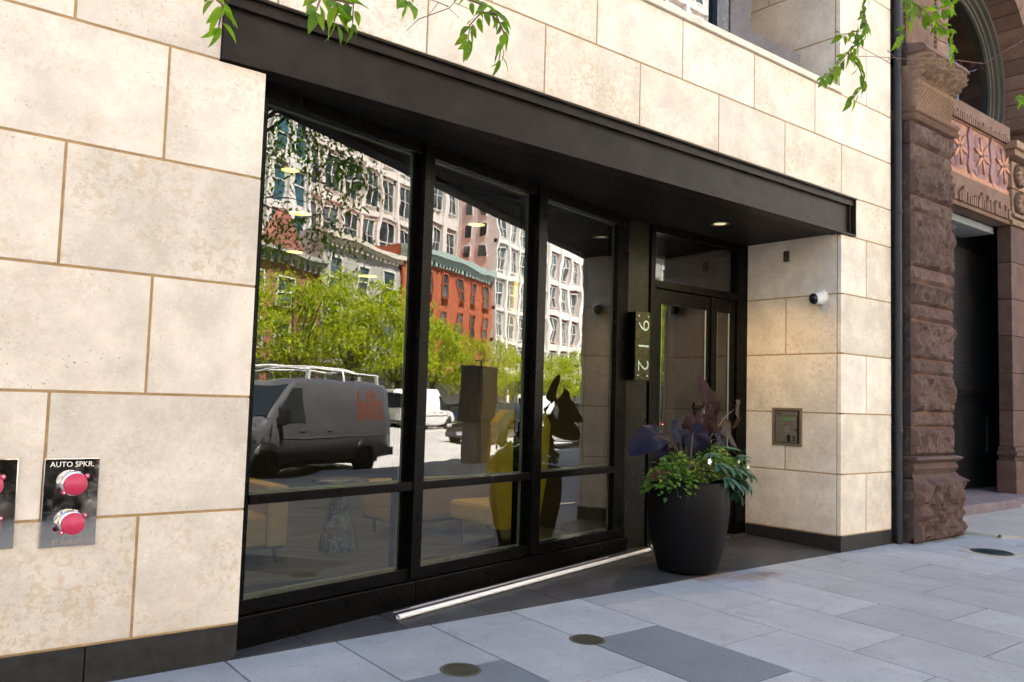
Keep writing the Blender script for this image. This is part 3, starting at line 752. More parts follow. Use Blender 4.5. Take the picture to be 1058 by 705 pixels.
g = MB(); g.box((3.0, AD+.5, 5.0), (9, AD+.55, 9.5)); g.build('blind', plain('olive_blind', (.10,.095,.07), .8), BS)
# doorway
dk = MB(); YD = 1.7
dk.box((2.2, YD, .1), (9, YD+.1, 6.0)); dk.box((2.2,YP+.5,5.9),(9,YD,6.0)); dk.build('doorway_wall', M_DKDOOR, BS)
dd = MB(); dd.bevbox((5.2, YD-.03, .2), (8.2, YD+.02, 1.74), .006)
for a, b in ((6.75,7.74),(5.45,6.45)):
    for (x0,x1,z0,z1) in ((a,b,1.40,1.45),(a,b,.72,.77),(a,a+.05,.77,1.40),(b-.05,b,.77,1.40)): dd.bevbox((x0,YD-.055,z0),(x1,YD-.02,z1),.006)
dd.bevbox((5.2,YD-.06,1.74),(8.2,YD,1.80),.006); dd.bevbox((5.2,YD-.05,.2),(8.2,YD,.5),.006)
dd.build('panelled_door', M_DKDOOR, BS)
m_bb, nt, b = newmat('black_brick'); bk = N(nt, 'ShaderNodeTexBrick'); nt.links.new(pos(nt), bk.inputs['Vector']); bk.inputs['Scale'].default_value = 1
mp = N(nt, 'ShaderNodeMapping'); mp.inputs['Rotation'].default_value = (R(90),0,0); nt.links.new(pos(nt), mp.inputs[0]); nt.links.new(mp.outputs[0], bk.inputs['Vector'])
bk.inputs['Color1'].default_value=(.022,.019,.018,1); bk.inputs['Color2'].default_value=(.012,.011,.011,1); bk.inputs['Mortar'].default_value=(.035,.03,.03,1)
bk.inputs['Brick Width'].default_value=.21; bk.inputs['Row Height'].default_value=.07; bk.inputs['Mortar Size'].default_value=.008; bk.inputs['Scale'].default_value=1
nt.links.new(bk.outputs[0], b.inputs['Base Color']); b.inputs['Roughness'].default_value=.6
bw = MB(); bw.box((5.4, YD-.035, 1.82), (8.2, YD+.01, 4.2)); bw.build('brick_infill', m_bb, BS)
bw = MB(); bw.bevbox((2.2, YP+.24, 4.38), (6.85, YD, 4.49), .01); bw.build('doorway_soffit', plain('pale_plaster', (.22,.24,.25), .8), BS)
stp = MB(); stp.bevbox((2.2, .45, -.05), (5.85, YD, .20), .015); stp.bevbox((5.85,.62,-.05),(9,YD,.19),.015); stp.build('door_step', brownstone('step_stone', (.15,.115,.12), (.22,.18,.185), (.09,.07,.07)), BS)
# rest of the building: rough wall over and beyond the portal
bg_ = MB(); bg_.box((8.6, YP-.01, -.1), (16, 20, 18)); bg_.box((1.24, 1.9, 9.2), (8.6, 20, 18)); bg_.box((1.24,YP,9.2),(8.6,1.9,18)); bg_.box((1.24,.02,8.2),(2.2,1,16))
bg_.box((1.22,YP+.3,.0),(2.2,3,9.2)); bg_.box((2.0,2.2,-.1),(16,20,9.2))
bg_.build('masonry_wall', M_BROWN, BS)

# ================================================================ THINGS FIXED TO THE FRONTS
c = MB(); c.tube([(1.09,-.05,gz(1,0)-.02),(1.09,-.05,2.6),(1.09,-.05,9),(1.09,-.05,16)], .041, 20)
dp = c.build('downpipe', M_PIPE, None, 'dark grey vertical downpipe in the gap between the limestone and brownstone buildings', 'drainpipe', loc=(1.09,-.05,0))
for zz in (1.2, 3.6, 5.6, 8): MB().lathe([(.045,zz-.02),(.047,zz-.018),(.047,zz+.018),(.045,zz+.02),(.04,zz+.02)], (1.09,-.05,0), 20).build('pipe_collar', M_PIPE, dp)
# house number sign
XA, XB, ZA, ZB, YS = -1.925, -1.725, 1.645, 2.30, 1.03
SG = empty('address_sign', (-1.83, YS, 1.97), 'dark metal house number sign reading 912 sideways with four corner studs', 'sign')
c = MB(); c.bevbox((XA, YS+.008, ZA), (XB, YS+.11, ZB), .003); c.build('sign_box', M_FRAME, SG)
c = MB(); c.bevbox((XA-.004, YS-.002, ZA-.004), (XB+.004, YS+.008, ZB+.004), .002); c.build('face_plate', plain('bronze_plate', (.022,.018,.008), .25, .5), SG)
MT = Matrix.Translation(((XA+XB)/2, YS-.004, (ZA+ZB)/2)) @ Matrix.Rotation(R(90), 4, 'X') @ Matrix.Rotation(R(-90), 4, 'Z')
_mn = plain('pale_metal_numerals', (.38,.48,.46), .3, .6)
for dg_, ox in (('9',-.20),('1',.0),('2',.19)):
    text_mb(dg_, .225, MT @ Matrix.Translation((ox,0,0)), .002, sx=1.18, off=-.004).build('numeral', _mn, SG)
for x in (XA+.035, XB-.035):
    for z in (ZA+.04, ZB-.04):
        c = MB(); c.sphere((x, YS-.004, z), .0095, 10); c.build('stud', plain('brass_stud', (.85,.78,.6), .2, .8), SG)
# security camera on the pier
SC = empty('security_camera', (0, .217, 2.563), 'small white dome security camera on the side of the limestone pier', 'camera')
c = MB(); MX = Matrix.Translation((0,.217,2.563)) @ Matrix.Rotation(R(-90), 4, 'Y')
c.lathe([(.001,0),(.078,0),(.080,.012),(.076,.04),(.066,.055),(.001,.056)], (0,0,0), 28, M=MX); c.build('mount', M_WHITE, SC)
c = MB(); c.sphere((-.065,.217,2.553), .066, 22); c.build('housing', M_WHITE, SC)
c = MB(); M_ = Matrix.Translation((-.085,.232,2.550)) @ Matrix.Rotation(R(-90-12),4,'Y') @ Matrix.Rotation(R(-22),4,'X')
c.lathe([(.058,.020),(.055,.042),(.040,.058),(.018,.066),(.001,.068)], (0,0,0), 24, M=M_); c.build('lens_dome', plain('smoked_dome', (.008,.008,.01), .06), SC)
# small wall plate above
c = MB(); c.bevbox((-.012, .595, 2.985), (.0, .663, 3.10), .002); wp = c.build('wall_plate', plain('dull_bronze_plate', (.12,.10,.06), .4, .7), None, 'small metal plate high on the limestone return wall', 'plate', loc=(0,.63,3.04))
c = MB(); c.disc((-.0125,.629,3.05), .011, 12, 'X'); c.build('sensor', M_BLACK, wp, fixn=False)
# entry phone
EP = empty('entry_phone', (0, .61, 1.22), 'metal entry phone with keypad and small green display in the limestone return wall', 'intercom')
sx_ = plain('brushed_bronze', (.29,.25,.195), .38, .75, var=.12, scale=20)
ya, yb_, za, zb = .432, .788, 1.02, 1.42
c = MB()
for (a, b, p, q) in ((ya,ya+.028,za,zb),(yb_-.028,yb_,za,zb),(ya+.028,yb_-.028,za,za+.028),(ya+.028,yb_-.028,zb-.028,zb)): c.bevbox((-.012,a,p),(.004,b,q),.002)
c.build('bezel', plain('tan_metal_bezel', (.30,.22,.14), .45, .6), EP)
c = MB(); c.box((-.0015,ya+.02,za+.02),(.0,yb_-.02,zb-.02)); c.build('recess', M_BLACK, EP)
c = MB(); c.bevbox((-.010,ya+.062,za+.036),(-.002,yb_-.042,zb-.085),.0015); c.bevbox((-.012,ya+.055,zb-.082),(-.002,yb_-.038,zb-.040),.0015); c.build('front_panel', sx_, EP)
c = MB(); c.box((-.0118,.545,1.292),(-.010,.665,1.312)); md, nt_, b_ = newmat('green_display'); b_.inputs['Base Color'].default_value=(.03,.07,.02,1); b_.inputs['Emission Color'].default_value=(.1,.25,.05,1); b_.inputs['Emission Strength'].default_value=.04; c.build('display', md, EP)
for i in range(3):
    for j in range(4):
        c = MB(); c.bevbox((-.0135,.572+i*.023,1.165+j*.023),(-.010,.586+i*.023,1.179+j*.023),.001); c.build('key', M_ALU, EP)
c = MB(); c.bevbox((-.014,.565,1.065),(-.010,.605,1.135),.001); c.build('card_reader', M_BLACK, EP)
c = MB(); c.bevbox((-.012,.635,1.07),(-.010,.715,1.135),.001)
for i in range(5):
    for j in range(4): c.disc((-.0122,.645+i*.015,1.08+j*.014), .003, 8, 'X')
c.build('speaker_grille', sx_, EP)
c = MB(); c.lathe([(.001,-.016),(.010,-.015),(.011,-.010)], (0,.505,1.19), 14, axis='X'); c.build('button', M_BLACK, EP)
c = MB()
for i in range(3): c.bevbox((-.0125,.505,1.07+i*.022),(-.010,.540,1.083+i*.022),.001)
c.disc((-.0122,.70,1.358),.004,8,'X'); c.box((-.0135,.67,1.353),(-.0118,.73,1.363)); c.build('label_strip', M_BLACK, EP)

# fire department connection plates
M_CHROME = plain('polished_chrome', (.80,.78,.74), .07, 1, var=.03, scale=14, bmp=.05, bscale=8)
M_CHROMEP = plain('polished_steel_plate', (.56,.52,.46), .06, 1, var=.10, scale=10, bmp=.20, bscale=3)
M_PINK = plain('pink_red_plastic', (.52,.03,.085), .35, var=.10)
M_ENG = plain('engraving', (.30,.26,.20), .6)
def siamese(x0, x1, z0, z1, label, top, bottom, outlets=True):
    F_ = empty('fire_hose_connection', ((x0+x1)/2, 0, z0), label, 'hose connection', 'fire hose connections on the stone wall')
    c = MB(); c.bevbox((x0, -.012, z0), (x1, .0, z1), .004); c.build('wall_plate', M_CHROMEP, F_)
    cx = (x0+x1)/2
    if top:
        M_ = Matrix.Translation((cx, -.0125, z1-.030)) @ Matrix.Rotation(R(90), 4, 'X')
        text_mb(top, .036, M_, .0008, sx=.98).build('lettering', plain('pale_engraving', (.85,.8,.7), .5), F_)
        M_ = Matrix.Translation((cx+.01, -.0125, z0+.022)) @ Matrix.Rotation(R(90), 4, 'X')
        text_mb(bottom, .034, M_, .0008, sx=.95).build('lettering', M_ENG, F_)
    for zz in ((z0+z1)/2+.093, (z0+z1)/2-.093):
        cz = zz
        c = MB()
        c.lathe([(.062,-.012),(.062,-.030),(.055,-.034)], (cx,0,cz), 6, axis='Y', smooth=False)
        c.lathe([(.056,-.020),(.058,-.038),(.050,-.042),(.050,-.058),(.056,-.060),(.056,-.070),(.050,-.072),(.001,-.072)], (cx,0,cz), 32, axis='Y')
        bd = c.build('outlet', M_CHROME, F_)
        tl = Matrix.Translation((cx+.004,-.072,cz-.002)) @ Matrix.Rotation(R(-3),4,'X')
        c = MB(); c.lathe([(.001,-.014),(.048,-.012),(.052,-.006),(.052,.002),(.001,.003)], (0,0,0), 36, axis='Y', M=tl)
        for a in (R(38), R(218)):
            c.lathe([(.001,-.006),(.012,-.006),(.013,.0),(.012,.004),(.001,.004)], (.060*cos(a)+cx+.004,-.074,.060*sin(a)+cz-.002), 12, axis='Y')
        cp = c.build('cap', M_PINK, bd)
        for a in (R(38), R(218)): MB().sphere((.062*cos(a)+cx+.004,-.082,.062*sin(a)+cz-.002), .006, 8).build('screw', M_CHROME, cp)
    return F_
siamese(-7.163, -6.918, .638, 1.058, 'chrome fire hose connection plate with two pink caps marked AUTO SPKR', 'AUTO SPKR.', 'STANDPIPE')
siamese(-7.515, -7.270, .648, 1.060, 'chrome fire hose plate cut off by the left edge of the picture', '', '')

# ================================================================ GROUND ITEMS
def disc_cover(x, y, r_, label):
    z = gz(x, y); c = MB()
    tilt = Matrix.Translation((x, y, z)) @ Matrix.Rotation(math.atan(.03), 4, 'X')
    c.lathe([(r_+.006,.0005),(r_,.003),(r_-.008,.003),(r_-.010,.001)], (0,0,0), 40, M=tilt)
    c.lathe([(r_-.010,.001),(r_*.5,.0012),(.001,.0012)], (0,0,0), 40, M=tilt)
    for k in range(-9, 10):
        xx = k*r_/10.5; hl = math.sqrt(max(0, (r_-.016)**2-xx**2))
        c.box((xx-.0022,-hl,.0012),(xx+.0022,hl,.0032), M=tilt)
    return c.build('drain_cover', M_DRAIN, None, label, 'drain cover', 'round drain covers in the paving', loc=(x,y,z))
M_DRAIN = plain('greenish_bronze', (.070,.066,.046), .6, .3, var=.3, scale=30, bmp=.4)
disc_cover(-5.243, -.779, .108, 'round dark drain cover nearest the bottom edge of the picture')
disc_cover(-4.264, -.751, .106, 'round dark drain cover at the corner of the large dark blue slab')
x, y = 1.57, -.80; z = gz(x, y)
tilt = Matrix.Translation((x, y, z)) @ Matrix.Rotation(math.atan(.03), 4, 'X')
c = MB(); c.bevbox((-.26,-.24,-.02),(.26,.24,.004),.003, M=tilt)
il = c.build('ground_light', plain('pale_cement', (.33,.30,.25), .8), None, 'round glass ground light set in a cement square near the brownstone pier', 'ground light', loc=(x,y,z))
c = MB(); c.lathe([(.205,.004),(.20,.010),(.175,.012),(.17,.007)], (0,0,0), 40, M=tilt); c.build('ring', plain('dark_ring', (.05,.055,.06), .35, .6), il)
c = MB(); c.lathe([(.17,.007),(.09,.011),(.001,.013)], (0,0,0), 40, M=tilt); c.build('lens', plain('dark_teal_glass', (.03,.055,.065), .12), il)
# white plastic pipe and thin rod lying in the entrance
M_PVC = plain('white_pvc', (.78,.76,.72), .35, var=.05)
A = Vector((-5.036,.185,0)); B = Vector((-1.772,.942,0))
rr = .017
d = (B-A); pts = [A+d*t for t in (0,.25,.5,.75,1)]
for p in pts: p.z = gz(p.x, p.y)+rr+.001
pts[2].z += .002
c = MB(); c.tube(pts, rr, 18, caps=False); c.tube([pts[0]+d.normalized()*.0, pts[0]+d.normalized()*.15], rr*.8, 14, caps=False)
nd = d.normalized(); 
c.tube([pts[0]+nd*.0005, pts[0]+nd*.02], [rr, rr*.78], 18, caps=False); c.tube([pts[-1]-nd*.0005, pts[-1]-nd*.02], [rr, rr*.78], 18, caps=False)
c.disc(pts[0]+nd*.1, rr*.8, 12, 'X')
c.build('plastic_pipe', M_PVC, None, 'long white plastic pipe lying on the dark paving in front of the storefront', 'pipe', loc=(A.x,A.y,A.z), fixn=False)
A = Vector((-4.985,.325,0)); B = Vector((-2.35,.925,0)); pts = [A.lerp(B, t) for t in (0,.06,.06,.3,.6,1)]
for p in pts: p.z = gz(p.x, p.y)+.007
c = MB(); c.tube(pts, [.003,.004,.008,.008,.007,.006], 10); c.build('thin_rod', plain('grey_pink_conduit', (.42,.36,.38), .4, .3), None, 'thin grey rod lying beside the white pipe along the kick plate', 'rod', loc=(A.x,A.y,A.z))
# ================================================================ PLANTER AND PLANTS
PX, PY = -2.10, .225; PZ = gz(PX, PY)
PL = empty('planter_pot', (PX, PY, PZ), 'tall black rounded-square planter pot standing by the entrance door', 'planter')
prof = [(.001,.004),(.235,.004),(.25,.012),(.265,.05),(.305,.20),(.340,.36),(.356,.50),(.358,.58),(.352,.68),(.343,.745),(.338,.765),(.330,.770),(.322,.765),(.318,.73),(.31,.68)]
def pfix(p): return p
c = MB(); Mr = Matrix.Rotation(R(18), 4, 'Z')
c.lathe([(a*.95, b) for a, b in prof], (PX,PY,PZ), 64, pw=2.35, M=Mr)
c.build('pot', plain('matte_black_resin', (.0045,.004,.004), .5, spec=.12, var=.2, scale=8, bmp=.12, bscale=120), PL)
c = MB(); c.lathe([(.31,.71),(.15,.735),(.001,.74)], (PX,PY,PZ), 40, pw=2.9, M=Mr); c.build('soil', plain('potting_soil', (.035,.025,.018), .95, var=.4, bmp=.8), PL)

def leafmat(name, cols, trans=.35, rough=.45, backtint=1.3, spec=.22):
    m = bpy.data.materials.new(name); m.use_nodes = True; nt = m.node_tree; nt.nodes.clear()
    out = N(nt, 'ShaderNodeOutputMaterial'); bs = N(nt, 'ShaderNodeBsdfPrincipled'); tr = N(nt, 'ShaderNodeBsdfTranslucent'); mx = N(nt, 'ShaderNodeMixShader')
    rnd = N(nt, 'ShaderNodeNewGeometry').outputs['Random Per Island']
    k = len(cols); c = ramp(nt, rnd, [(i/(k-1), cc) for i, cc in enumerate(cols)])
    c = mix(nt, 1.0, c, ramp(nt, noise_tex(nt, 40, 3, .6, objc(nt)), [(.3, .82), (.7, 1.18)]), 'MULTIPLY')
    nt.links.new(c, bs.inputs['Base Color']); bs.inputs['Roughness'].default_value = rough; bs.inputs['Specular IOR Level'].default_value = spec
    c2 = mix(nt, 1.0, c, (1.3*backtint/1.3, 1.45*backtint/1.3, .55), 'MULTIPLY'); nt.links.new(c2, tr.inputs[0])
    mx.inputs[0].default_value = trans
    nt.links.new(bs.outputs[0], mx.inputs[1]); nt.links.new(tr.outputs[0], mx.inputs[2]); nt.links.new(mx.outputs[0], out.inputs[0])
    return m
def frame_from(d, nrm):
    d = Vector(d).normalized(); nrm = Vector(nrm); s_ = d.cross(nrm)
    if s_.length < 1e-4: s_ = d.cross(Vector((.3,.5,.8)))
    s_.normalize(); n2 = s_.cross(d).normalized(); return d, s_, n2
def leaf(mb, p, d, nrm, L, W=.42, fold=.25, droop=.25, mi=0, seg=5):
    "pointed oval leaf, folded along the midrib and drooping"
    d, s_, n2 = frame_from(d, nrm); p = Vector(p); vs = []
    for i in range(seg+1):
        t = i/seg; w_ = L*W*.5*(sin(pi*min(1, t**.8))**.8 if 0 < t < 1 else 0)*(1-.25*t)
        c = p + d*(L*t) - n2*(droop*L*t*t)
        vs += [c + s_*w_ + n2*(w_*fold), c, c - s_*w_ + n2*(w_*fold)]
    fs = []
    for i in range(seg):
        a = 3*i
        fs += [(a, a+1, a+4, a+3), (a+1, a+2, a+5, a+4)]
    mb.add(vs, fs, mi, True)
def ear(mb, p, d, nrm, L, mi=0, cup=.15, wav=.03):
    "elephant ear leaf: heart outline, ribs raised"
    d, s_, n2 = frame_from(d, nrm); p = Vector(p); vs = [p]; n = 34; rings = 5
    def out(a):
        x = cos(a); y = sin(a)
        r_ = .36+.20*abs(cos(a/2))**2*2.2*(.5+.5*x)  # tip towards +x
        if x > 0: r_ += .30*max(0, x)**6
        if x < -.80: r_ *= 1-.62*((-x-.80)/.20)
        return r_
    for k in range(1, rings+1):
        t = k/rings
        for i in range(n):
            a = 2*pi*i/n; r_ = out(a)*L*t
            x = r_*cos(a); y = r_*sin(a)*.92
            rib = .010*L*6*(.5+.5*cos(a*9))*t*(1-t)*1.2
            z = cup*abs(y) - .35*L*(max(0, x)/L)**2 - .18*L*(r_/L)**2 + rib + wav*L*sin(a*5+L*40)*t*t
            vs.append(p + d*x + s_*y + n2*z)
    fs = [(0, 1+i, 1+(i+1)%n) for i in range(n)]
    for k in range(rings-1):
        b0 = 1+k*n; b1 = b0+n
        fs += [(b0+i, b1+i, b1+(i+1)%n, b0+(i+1)%n) for i in range(n)]
    mb.add(vs, fs, mi, True)
M_EARP = leafmat('purple_black_leaf', [(.007,.006,.013),(.009,.008,.020),(.006,.006,.014)], .04, .5, 1, .10)
M_EARB = leafmat('brown_purple_leaf', [(.018,.009,.010),(.030,.013,.011),(.013,.008,.011)], .08, .6, 1.2, .06)
M_EARD = leafmat('dried_brown_leaf', [(.045,.030,.020),(.055,.038,.024)], .2, .6, 1)
M_STEM = plain('dark_purple_stem', (.035,.018,.020), .5)
base = Vector((PX, PY, PZ+.72))
EE = empty('elephant_ear_plant', tuple(base), 'tall elephant ear plant with purple black leaves rising from the black pot', 'plant')
#   centre, direction of the tip, normal, size, material
ears = [((-2.52,.22,1.16),(-1,-.15,-.22),(.15,-.75,.8),.30,M_EARP),
        ((-2.26,.26,1.20),(.75,-.25,-.55),(-.25,-.75,.62),.28,M_EARP),
        ((-2.08,.20,1.17),(.45,-.35,-.85),(-.55,-.62,.45),.30,M_EARP),
        ((-1.72,.34,1.44),(-.05,-.2,1.0),(.1,-.9,.15),.25,M_EARB),
        ((-1.60,.40,1.46),(.6,-.1,-.6),(-.2,-.9,.4),.33,M_EARB),
        ((-1.80,.30,1.30),(.05,-.25,-1),(-.35,-.9,-.1),.30,M_EARB),
        ((-1.32,.30,1.40),(.72,.1,-.60),(-.2,-.85,.55),.26,M_EARD),
        ((-1.50,.30,1.20),(.95,-.05,-.28),(.0,-.8,.45),.34,M_EARD),
        ((-1.70,.22,1.12),(-.1,-.4,-.85),(.25,-.85,.3),.22,M_EARP),
        ((-1.95,.30,1.30),(-.5,-.3,-.7),(-.1,-.9,.3),.24,M_EARB),((-1.62,.30,1.22),(-.5,-.3,-.6),(.2,-.9,.2),.25,M_EARB),((-2.25,.34,1.02),(-.6,-.2,-.6),(.0,-.85,.5),.22,M_EARP),((-1.86,.36,1.10),(.2,-.3,-.9),(.1,-.9,.3),.24,M_EARP)]
for i, (cen, d_, nn, L, mt) in enumerate(ears):
    c = MB(); ear(c, cen, d_, nn, L*.84, cup=.22, wav=.06); lf = c.build('leaf', mt, EE, fixn=False)
    cen = Vector(cen); b0 = base+Vector((.05*cos(i*2.1)-.02, .05*sin(i*2.1), -.02))
    m1 = b0.lerp(cen, .5)+Vector((-.02*(cen.x-b0.x)*3, 0, .10 if cen.z > 1.1 else .05))
    c = MB(); c.tube([b0, b0.lerp(m1, .5)+Vector((0,0,.03)), m1, m1.lerp(cen, .6)+Vector((0,0,.035)), cen], [.011,.010,.008,.006,.004], 7); c.build('stem', M_STEM, EE)
rnd = random.Random(3)
def mound(name, label, cat, c0, rad, n, L, W, mats, cols_mi=None, droop_out=.5, up=.5, flowers=0, fm=None, stemm=None, group='small plants in the black pot', low=0.0):
    o = empty(name, (c0[0], c0[1], c0[2]), label, cat, group)
    mb = MB(); sb = MB()
    for i in range(n):
        a = rnd.uniform(0, 2*pi); r_ = math.sqrt(rnd.random()); h = (1-r_*r_)
        p = Vector((c0[0]+rad[0]*r_*cos(a), c0[1]+rad[1]*r_*sin(a), c0[2]+rad[2]*h*rnd.uniform(.45, 1)-droop_out*max(0, r_-.75)*rad[2]*2*rnd.random()-low*r_*rnd.random()))
        d_ = Vector((cos(a)*(.4+r_)+rnd.uniform(-.5,.5), sin(a)*(.4+r_)+rnd.uniform(-.5,.5), up*(1-r_)+rnd.uniform(-.45,.35)))
        leaf(mb, p, d_, (rnd.uniform(-.4,.4), -.35+rnd.uniform(-.4,.4), 1), L*rnd.uniform(.7, 1.25), W, .25, .35, rnd.choice(cols_mi) if cols_mi else 0, seg=3)
        if i % 7 == 0: sb.tube([Vector((c0[0], c0[1], c0[2]-.02))+(p-Vector(c0))*.35, p], .0022, 4)
    mb.build('foliage', mats, o, fixn=False)
    sb.build('stems', stemm or M_LSTEM, o, fixn=False)
    for i in range(flowers):
        fp = fm['at'][i]; f = MB()
        for q in range(5):
            a = q*2*pi/5; leaf(f, fp, (cos(a), -.25, sin(a)), (0,-1,.1), .019*fm.get('s', 1), .9, .1, .1, seg=3)
        f.sphere(Vector(fp)+Vector((0,-.003,0)), .004, 6, 1)
        f.build('flower', [M_PETAL, M_YEL], o, fixn=False)
    return o
M_LSTEM = plain('green_stem', (.07,.12,.04), .6)
M_PETAL = plain('white_petal', (.80,.80,.78), .5, var=.03); M_YEL = plain('flower_yellow', (.6,.4,.05), .6)
M_GRN = leafmat('fresh_green_leaf', [(.055,.135,.018),(.10,.21,.028),(.035,.095,.018)], .38)
M_YG = leafmat('yellow_green_leaf', [(.20,.29,.035),(.26,.30,.05),(.14,.23,.03)], .40)
M_BUR = leafmat('burgundy_leaf', [(.075,.018,.022),(.05,.014,.02),(.09,.03,.02)], .2)
M_BLU = leafmat('blue_green_leaf', [(.035,.095,.060),(.055,.125,.085),(.030,.080,.045)], .22, .38)
M_BLU2 = leafmat('silver_green_leaf', [(.10,.165,.13),(.07,.135,.09),(.12,.18,.13)], .25, .38)
zt = PZ+.785
mound('trailing_vine', 'bright green small leaved trailing plant over the left rim of the black pot', 'plant', (-2.33,.17,zt+.02), (.31,.21,.20), 800, .050, .7, [M_GRN, M_YG], [0,0,0,1], .9, low=.12)
mound('dark_trailing_plant', 'dark burgundy leaf sprig at the far left edge of the pot', 'plant', (-2.62,.10,zt+.03), (.09,.06,.08), 60, .035, .7, [M_BUR], None, .6)
mound('coleus_plant', 'yellow and burgundy leaved plant with one white flower in the middle of the pot', 'plant', (-2.16,.05,zt+.03), (.17,.12,.16), 340, .038, .65, [M_YG, M_BUR, M_GRN], [0,0,1,1,2], .4, flowers=1, fm=dict(at=[(-2.19,-.06,zt+.165)], s=1.7))
mound('bushy_plant', 'light green bushy plant at the middle right of the pot', 'plant', (-1.86,.20,zt+.06), (.27,.21,.25), 560, .056, .6, [M_GRN, M_YG], [0,0,1], .3)
# hellebore-like plant: leaves of five fingers
HB = empty('hellebore_plant', (-1.85, .1, zt), 'blue green plant with large fingered leaves drooping over the right side of the pot', 'plant', 'small plants in the black pot')
spots = [(-2.02,-.03,.90,.12,-.3),(-1.86,-.07,.86,.11,-.5),(-1.98,-.09,.79,.12,-.7),(-1.74,-.02,.96,.10,.1),(-1.66,.02,.86,.12,-.4),(-1.55,.10,.93,.11,0),(-1.52,.05,.80,.13,-.6),(-1.62,.0,.75,.12,-1.0),(-1.46,.12,.72,.13,-1.2),(-1.50,.16,.62,.12,-1.4),(-1.44,.22,.86,.11,-.3),(-1.60,.18,1.0,.10,.4),(-2.10,.0,.98,.09,.2),(-1.78,-.08,.72,.10,-1.2),(-1.70,.22,1.02,.10,.5),(-1.42,.2,.80,.1,-.9)]
for i, (x, y, z, L, dr_) in enumerate(spots):
    c = MB(); p = Vector((x, y, z+.02)); a0 = rnd.uniform(-.4,.4)
    out_ = (p-Vector((PX, PY+.1, z))).normalized()
    for q in range(5):
        a = a0+(q-2)*.62
        dd_ = Matrix.Rotation(a, 3, 'Z') @ out_; dd_.z = dr_*.6+rnd.uniform(-.15,.15)
        leaf(c, p, dd_, (out_.x*.3, -.5, .8), L*1.32*(1-.12*abs(q-2)), .56, .18, .35, seg=5)
    c.build('leaf', M_BLU2 if i % 3 == 1 else M_BLU, HB, fixn=False)
    c = MB(); b0 = Vector((PX+.12+(x-PX)*.25, PY+(y-PY)*.3, zt-.03)); c.tube([b0, b0.lerp(p, .5)+Vector((0,0,.06)), p], [.004,.0035,.003], 5); c.build('stem', M_LSTEM, HB, fixn=False)
mound('white_flowering_plant', 'small plant with two white flowers near the right rim of the pot', 'plant', (-1.62,.10,zt+.06), (.12,.10,.12), 120, .035, .6, [M_GRN], None, .3, flowers=2, fm=dict(at=[(-1.70,.0,zt+.15),(-1.56,.0,zt+.10)], s=1.1))
wd = empty('weed', (2.62,-.42, gz(2.6,-.42)), 'tiny bright green weed growing in the gap of the paving near the brownstone step', 'plant')
c = MB()
for i in range(26): a = rnd.uniform(0,6.28); leaf(c, (2.66,-.44,gz(2.6,-.4)+.01), (cos(a),sin(a),rnd.uniform(.2,1.4)), (0,0,1), .05, .5, seg=3)
c.build('foliage', M_GRN, wd, fixn=False)

# ================================================================ LOBBY FURNITURE
M_TAN = plain('tan_upholstery', (.62,.40,.15), .85, var=.08, scale=30, bmp=.2, bscale=300)
M_YELW = plain('mustard_upholstery', (.75,.48,.03), .8, var=.08, scale=30, bmp=.2)
M_WOOD = plain('dark_wood', (.03,.02,.02), .4)
SO = empty('sofa', (-5.6, 2.4, FZ), 'tan upholstered sofa end with dark wooden legs seen through the lower left pane', 'sofa')
c = MB(); c.bevbox((-6.25,1.97,.20),(-4.99,2.85,.44),.03); c.build('seat', M_TAN, SO)
c = MB(); c.bevbox((-5.16,1.95,.19),(-4.98,2.87,.67),.03); c.build('armrest', M_TAN, SO)
c = MB(); c.bevbox((-6.25,2.72,.44),(-5.16,2.90,.68),.04); c.build('backrest', M_TAN, SO)
c = MB(); c.bevbox((-6.25,2.0,.165),(-5.0,2.85,.20),.004); c.build('rail', M_WOOD, SO)
for x, y in ((-5.05,2.03),(-5.05,2.80),(-6.2,2.03)): c = MB(); c.tube([(x,y,.17),(x+.02,y,FZ)], [.03,.016], 4, smooth=False); c.build('leg', M_WOOD, SO)
BE = empty('upholstered_bench', (-2.9, 2.6, FZ), 'tan boxy bench on dark legs behind the middle pane', 'bench')
c = MB(); c.bevbox((-3.66,2.50,.22),(-2.35,3.1,.58),.03); c.build('seat', M_TAN, BE)
c = MB(); c.bevbox((-3.64,2.52,.195),(-2.37,3.08,.222),.004); c.build('rail', M_WOOD, BE)
for x, y in ((-3.52,2.56),(-2.45,2.56),(-3.52,3.05),(-2.45,3.05)): c = MB(); c.tube([(x,y,.20),(x,y,FZ)], [.028,.018], 4, smooth=False); c.build('leg', M_WOOD, BE)
YC = empty('armchair', (-3.0, 1.75, FZ), 'mustard yellow high backed armchair behind the planter reflection', 'armchair')
c = MB(); c.bevbox((-3.25,1.55,.28),(-2.62,2.15,.46),.04); c.build('seat', M_YELW, YC)
c = MB(); c.prism([(-3.18,.25),(-2.72,.25),(-2.62,.75),(-2.60,1.20),(-2.68,1.32),(-3.14,1.32),(-3.24,1.20),(-3.27,.75)], 1.47, 1.58); c.build('backrest', M_YELW, YC)
for x, y in ((-3.15,1.54),(-2.74,1.54),(-3.15,2.1),(-2.74,2.1)): c = MB(); c.tube([(x,y,.28),(x+.01,y-.02,FZ)], [.028,.014], 6); c.build('leg', M_WOOD, YC)
